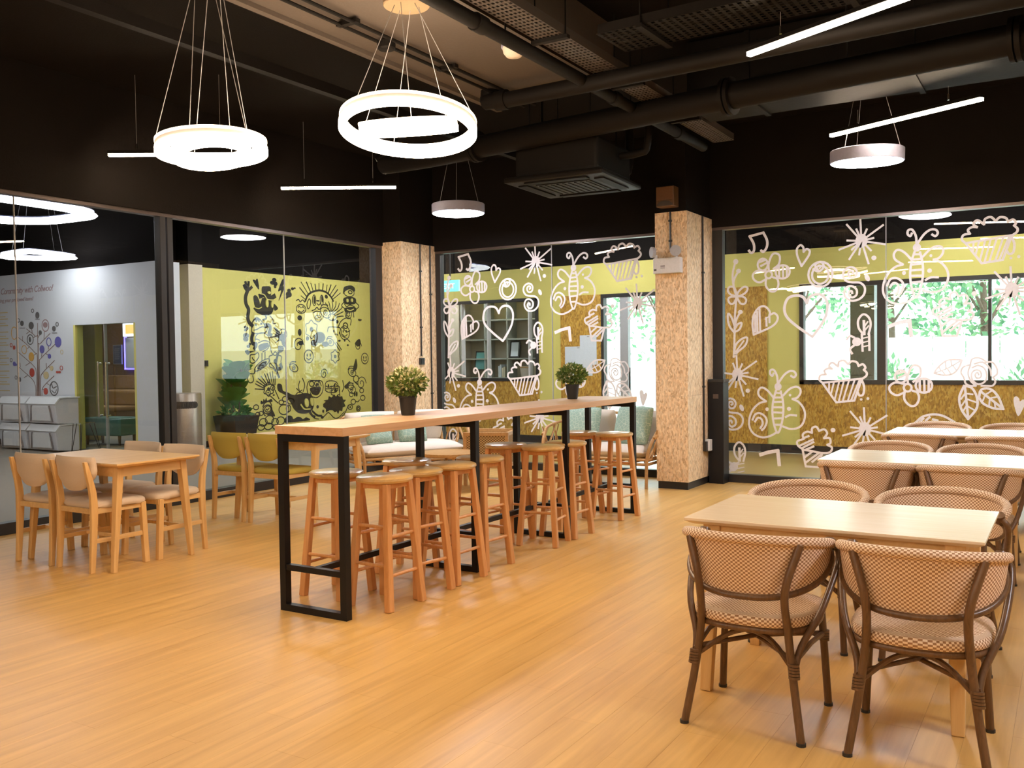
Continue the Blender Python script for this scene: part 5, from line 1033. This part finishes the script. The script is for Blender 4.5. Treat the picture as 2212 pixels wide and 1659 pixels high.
def big_leaf(p, d, ln_, wd):
    d = Vector(d).normalized(); s_ = d.cross(Vector((0, 0, 1)));
    if s_.length < .1: s_ = Vector((1, 0, 0))
    s_.normalize(); n_ = s_.cross(d); p = Vector(p); mb = MB(); vs = []; k = 7
    for i in range(k+1):
        u = i/k; wv = wd*math.sin(math.pi*min(1, u*.93+.07))**.7*(.75+.35*u)
        c_ = p+d*ln_*u-Vector((0, 0, 1))*ln_*.16*u*u
        vs += [c_-s_*wv+n_*wv*.25, c_, c_+s_*wv+n_*wv*.25]
    fs = []
    for i in range(k): fs += [(3*i, 3*i+1, 3*i+4, 3*i+3), (3*i+1, 3*i+2, 3*i+5, 3*i+4)]
    mb.add(vs, fs); return mb
for k in range(4):
    a = k*1.6; MB().tube(cat_rom([(.05*math.cos(a), .05*math.sin(a), .5), (.09*math.cos(a), .09*math.sin(a), .9), (.13*math.cos(a), .13*math.sin(a), 1.3)], 4), .012, 7).build('stem', 'bark', t, smooth=50)
for k in range(34):
    a = random.uniform(0, 6.28); z = random.uniform(.6, 1.28); r_ = random.uniform(.02, .2)
    big_leaf((r_*math.cos(a), r_*math.sin(a), z), (math.cos(a), math.sin(a), random.uniform(.6, 2.0)), random.uniform(.22, .32), random.uniform(.12, .17)).build('leaf', 'fig_leaf', t, smooth=70)
mb = MB(); leaf_cloud(mb, (0, 0, .58), (.3, .3, .12), 160, .09); tag(mb.build('undergrowth', 'fig_leaf', t), kind='stuff')
t = thing('wall_socket', 'black double socket at the end of the yellow wall conduit', 'socket', (10.5, YM, 1.4))
bx(-.09, .09, -.04, -.001, -.05, .05).build('body', 'black_plastic', t, bevel=.005)
MB().cyl((-.04, -.02, .05), (-.04, -.02, 1.58), .012, n=8).build('conduit', 'black_plastic', t)
for z in (.25, .9): bx(-.06, -.02, -.035, -.001, z, z+.03).build('conduit_clip', 'black_plastic', t)
for x in (-.04, .04): bx(x-.02, x+.02, -.043, -.04, -.025, .025).build('outlet', 'black_metal', t)
# lounge furniture
def bench(label, loc, ln_, h, dep):
    t = thing('lounge_bench', label, 'bench', loc, 0, 'brown stepped lounge benches')
    bx(-dep/2, dep/2, -ln_/2, ln_/2, 0, h-.1).build('base', 'brown_wall', t); bx(-dep/2-.02, dep/2, -ln_/2, ln_/2, h-.1, h).build('seat_pad', 'brown_seat', t, bevel=.03)
    bx(dep/2-.12, dep/2, -ln_/2, ln_/2, h, h+.3).build('back_pad', 'brown_seat', t, bevel=.03)
bench('front brown lounge bench behind the glass door', (11.9, 17.4, 0), 2.2, .55, .6)
bench('rear raised brown lounge bench behind the glass door', (12.6, 17.9, 0), 2.6, .85, .6)
t = thing('ottoman', 'teal upholstered ottoman on dark legs behind the glass door', 'ottoman', (10.2, 14.45, 0), R(10))
bx(-.22, .22, -.42, .42, .16, .48).build('cushion', 'teal_fabric', t, bevel=.05, seg=3)
for q in ((-.17, -.36), (.17, -.36), (-.17, .36), (.17, .36)): MB().cyl((*q, 0), (*q, .17), .02, .03).build('leg', 'rattan_dark', t)
t = thing('hairpin_stool', 'thin hairpin legged side table in front of the glass door', 'side table', (8.7, 13.05, 0))
for k, (x, y) in enumerate(((-.15, -.2), (.15, -.2), (.0, .22))):
    MB().tube([(x*.5, y*.5, .5), (x*1.2, y*1.2, 0), (x*.7, y*.9, .5)], .006, 6).build('leg', 'black_metal', t)
MB().lathe([(.0, .5), (.2, .5), (.2, .515), (0, .515)], 20).build('table_top', 'glass_tint', t)
t = thing('framed_poster', 'dark blue framed poster on the brown lounge wall', 'poster', (13.2, 18.36, 1.39))
bx(-.03, -.001, -.15, .15, 0, .44).build('frame', 'grey_frame', t); bx(-.034, -.03, -.135, .135, .015, .425).build('print', 'poster_blue', t)
mb = MB(); [mb.b(-.036, -.034, -.09+.02*(k % 2), .09, .34-k*.045, .352-k*.045) for k in range(6)]; mb.build('print_lines', 'grey_frame', t)
t = thing('television', 'dark screen edged with violet light strips in the lounge', 'screen', (13.2, 17.6, 1.3))
bx(-.05, -.001, -.45, .45, 0, .68).build('screen', 'screen_dark', t); bx(-.06, -.001, .45, .475, -.02, .7).build('light_strip', 'led_violet', t); bx(-.06, -.001, -.45, .475, -.03, -.005).build('light_strip', 'led_violet', t)
t = thing('light_box', 'lit white box with an orange square in the lounge', 'sign', (13.1, 17.72, 2.0))
bx(-.08, 0, -.3, .22, 0, .33).build('box', 'sign_white', t); bx(-.085, -.08, -.2, .12, .06, .26).build('orange_square', 'sign_orange', t)
# bookshelf behind window_2
t = thing('bookshelf', 'grey bookshelf with frames and books behind the interior window', 'bookshelf', (14.3, 8.65, 0))
bx(.18, .2, -1.05, 1.06, .7, 2.6).build('back_board', 'cream_wall', t)
for z in (.7, 1.05, 1.4, 1.75, 2.1, 2.55): bx(-.15, .2, -1.05, 1.05, z, z+.025).build('shelf_board', 'shelf_grey', t)
for y in (-1.05, -.5, .02, .5, 1.03): bx(-.15, .2, y, y+.02, .7, 2.55).build('upright', 'shelf_grey', t)
random.seed(4)
def book(y, z, h, th, m):
    t2 = tag(bx(14.18, 14.36, y, y+th, z, z+h).build('book', m), None, 'book', 'books on the grey bookshelf')
    return t2
for y0, z0, n_, nm in ((7.95, 1.08, 6, 'lowest shelf right'), (7.75, 1.78, 4, 'upper shelf right'), (8.75, 1.08, 4, 'lowest shelf middle')):
    for k in range(n_):
        o = book(y0+k*.038, z0, random.uniform(.17, .24), random.uniform(.024, .034), random.choice(['book_a', 'book_b', 'book_c', 'paper']))
        o['label'] = '%s upright book on the %s of the bookshelf' % (['rightmost', 'second', 'third', 'fourth', 'fifth', 'leftmost'][k], nm)
for y, z, w_, h, m, s_ in ((8.56, 1.43, .2, .3, 'paper', 'white'), (9.3, 1.2, .24, .36, 'picture_teal', 'teal')):
    t = thing('picture_frame', s_+' picture in black frame leaning on the bookshelf', 'picture', (14.2, y, z))
    p = bx(-.01, .01, -w_/2, w_/2, 0, h); p.xf(Matrix.Rotation(R(10), 4, 'Y')).build('frame', 'black_frame', t)
    p = bx(-.014, -.01, -w_/2+.025, w_/2-.025, .025, h-.025); p.xf(Matrix.Rotation(R(10), 4, 'Y')).build('print', m, t)
t = thing('lamp_shade_box', 'cream basket on the bookshelf below the white picture', 'basket', (14.3, 8.35, 1.075)); MB().lathe([(.11, 0), (.14, .2), (.13, .2), (.1, .02), (0, .02)], 20).build('body', 'cream_fabric', t, smooth=40); MB().lathe([(.142, .17), (.145, .18), (.142, .19)], 20, cap=False).build('rim', 'rattan_pale', t)
t = thing('white_post', 'white painted post inside the shelf window', 'post', (13.76, 7.74, 0)); bx(-.05, .05, -.07, .07, 0, 2.7).build('shaft', 'sign_post' if 'sign_post' in MATS else 'white_plastic', t); bx(-.06, .06, -.08, .08, 0, .1).build('foot', 'black_frame', t)
# exit sign, pale sheets
t = thing('exit_sign', 'glowing teal exit sign hanging by the left pillar', 'sign', (11.6, 8.12, 2.45))
bx(-.02, .02, -.17, .17, 0, .17).build('panel', 'exit_glow', t, bevel=.004)
ME = Matrix(((0, 0, -1, -.021), (-1, 0, 0, .13), (0, 1, 0, .045), (0, 0, 0, 1)))
text_obj('EXIT', .11, 'exit_text', t, ME)
MB().cyl((0, 0, .17), (0, 0, 1.5), .012, n=8).build('stem', 'black_plastic', t)
for y, z, w_, h, s_ in ((6.9, 1.12, .5, .48, 'lower left'), (6.72, 1.3, .3, .48, 'upper right')):
    t = thing('reflection_sheet', 'pale blue reflection sheet on the far board, '+s_, 'reflection', (XF-.018-(.006 if s_[0] == 'u' else 0), y, z))  # flat pale sheets standing in for bluish reflections over the board
    bx(-.006, -.001, -w_/2, w_/2, 0, h).build('sheet', 'paper', t)
    bx(-.008, -.006, -.02, .02, h-.03, h-.015).build('pin', 'grey_frame', t)

# ================================================================ outside
tag(bx(XF+.16, 60, -40, 40, -.12, -.07).build('ground', 'paving'), 'pale sunlit paving outside the far windows', 'ground', kind='structure')
t = thing('garden_fence', 'white boarded fence outside the long window', 'fence', (21, -2, 0))
for k in range(34): bx(-.02, .02, -11+k*.62, -11+k*.62+.6, .05, 1.75).build('fence_board', 'fence_white', t)
for k in range(12): bx(.02, .12, -11+k*1.9, -10.9+k*1.9, 0, 1.8).build('fence_post', 'fence_white', t)
t = thing('dark_post', 'dark slate clad post standing outside the long window', 'post', (14.6, 2.68, 0))
bx(-.12, .12, -.17, .17, 0, 3.2).build('shaft', 'dark_panel', t); bx(-.15, .15, -.2, .2, 0, .15).build('plinth', 'grey_frame', t)
for k in range(4): bx(-.13, -.12, -.15, .15, .5+k*.6, .51+k*.6).build('joint', 'grille_dark', t)
random.seed(21)
def tree(label, x, y, h, r_, n, z0=1.5):
    t = thing('garden_tree', label, 'tree', (x, y, 0), 0, 'garden trees beyond the windows')
    MB().tube(cat_rom([(0, 0, -.1), (.08, .05, h*.35), (-.05, .1, h*.75)], 5), [.11-.006*k for k in range(11)], 8).build('trunk', 'bark', t, smooth=60)
    for k in range(4):
        a = k*1.7+x; MB().tube([(0, .05, h*.35+k*.15), (r_*.6*math.cos(a), r_*.6*math.sin(a), h*.6+.2*k)], [.04, .015], 6).build('branch', 'bark', t)
    mb = MB()
    for k in range(7):
        a = random.uniform(0, 6.28); q = (r_*.6*math.cos(a)*random.random(), r_*.6*math.sin(a), z0+(h-z0)*random.uniform(.1, .95))
        leaf_cloud(mb, q, (r_*.6, r_*.6, (h-z0)*.28), n//7, .17)
    tag(mb.build('foliage', 'tree_leaf', t), kind='stuff')
TR_ = [(23, -3.4, 5.5, 2.0), (24, -.6, 6, 2.1), (22.6, 1.6, 5.2, 1.8), (24.5, 3.8, 6, 2.1), (22.5, 5.6, 5.4, 1.9), (23.5, 7.6, 5.8, 2.0), (24.5, 9.8, 6, 2.2), (23.2, 12.2, 5.8, 2.0)]
TN = ['rightmost', 'second from right', 'third from right', 'middle', 'third from left', 'second from left', 'first from left', 'leftmost']
for i, (x, y, h, r_) in enumerate(TR_):
    tree(TN[i]+' leafy garden tree beyond the white fence', x, y, h, r_, 1500)
for i, (x, y, n_, s_) in enumerate(((19.6, -2.6, 420, 'right'), (19.9, .4, 380, 'middle'), (20.0, 3.4, 420, 'left'))):
    t = thing('garden_shrub', 'low garden shrub in front of the white fence, '+s_, 'shrub', (x, y, 0))
    mb = MB(); leaf_cloud(mb, (0, 0, .75), (.75, .85, .7), n_, .14); tag(mb.build('foliage', 'tree_leaf', t), kind='stuff')
    MB().tube([(0, 0, -.08), (.05, .02, .6)], .04, 7).build('stem', 'bark', t)
t = thing('garden_chair', 'pink patterned garden chair outside the glass door', 'chair', (15.2, 5.45, 0), R(200))
bx(-.22, .22, -.24, .24, .40, .46).build('seat', 'pink_pattern', t, bevel=.02); bx(-.24, -.18, -.24, .24, .46, .92).build('backrest', 'pink_pattern', t, bevel=.02)
for q in ((-.2, -.22), (.2, -.22), (-.2, .22), (.2, .22)): MB().cyl((*q, 0), (*q, .4), .014).build('leg', 'grey_frame', t)
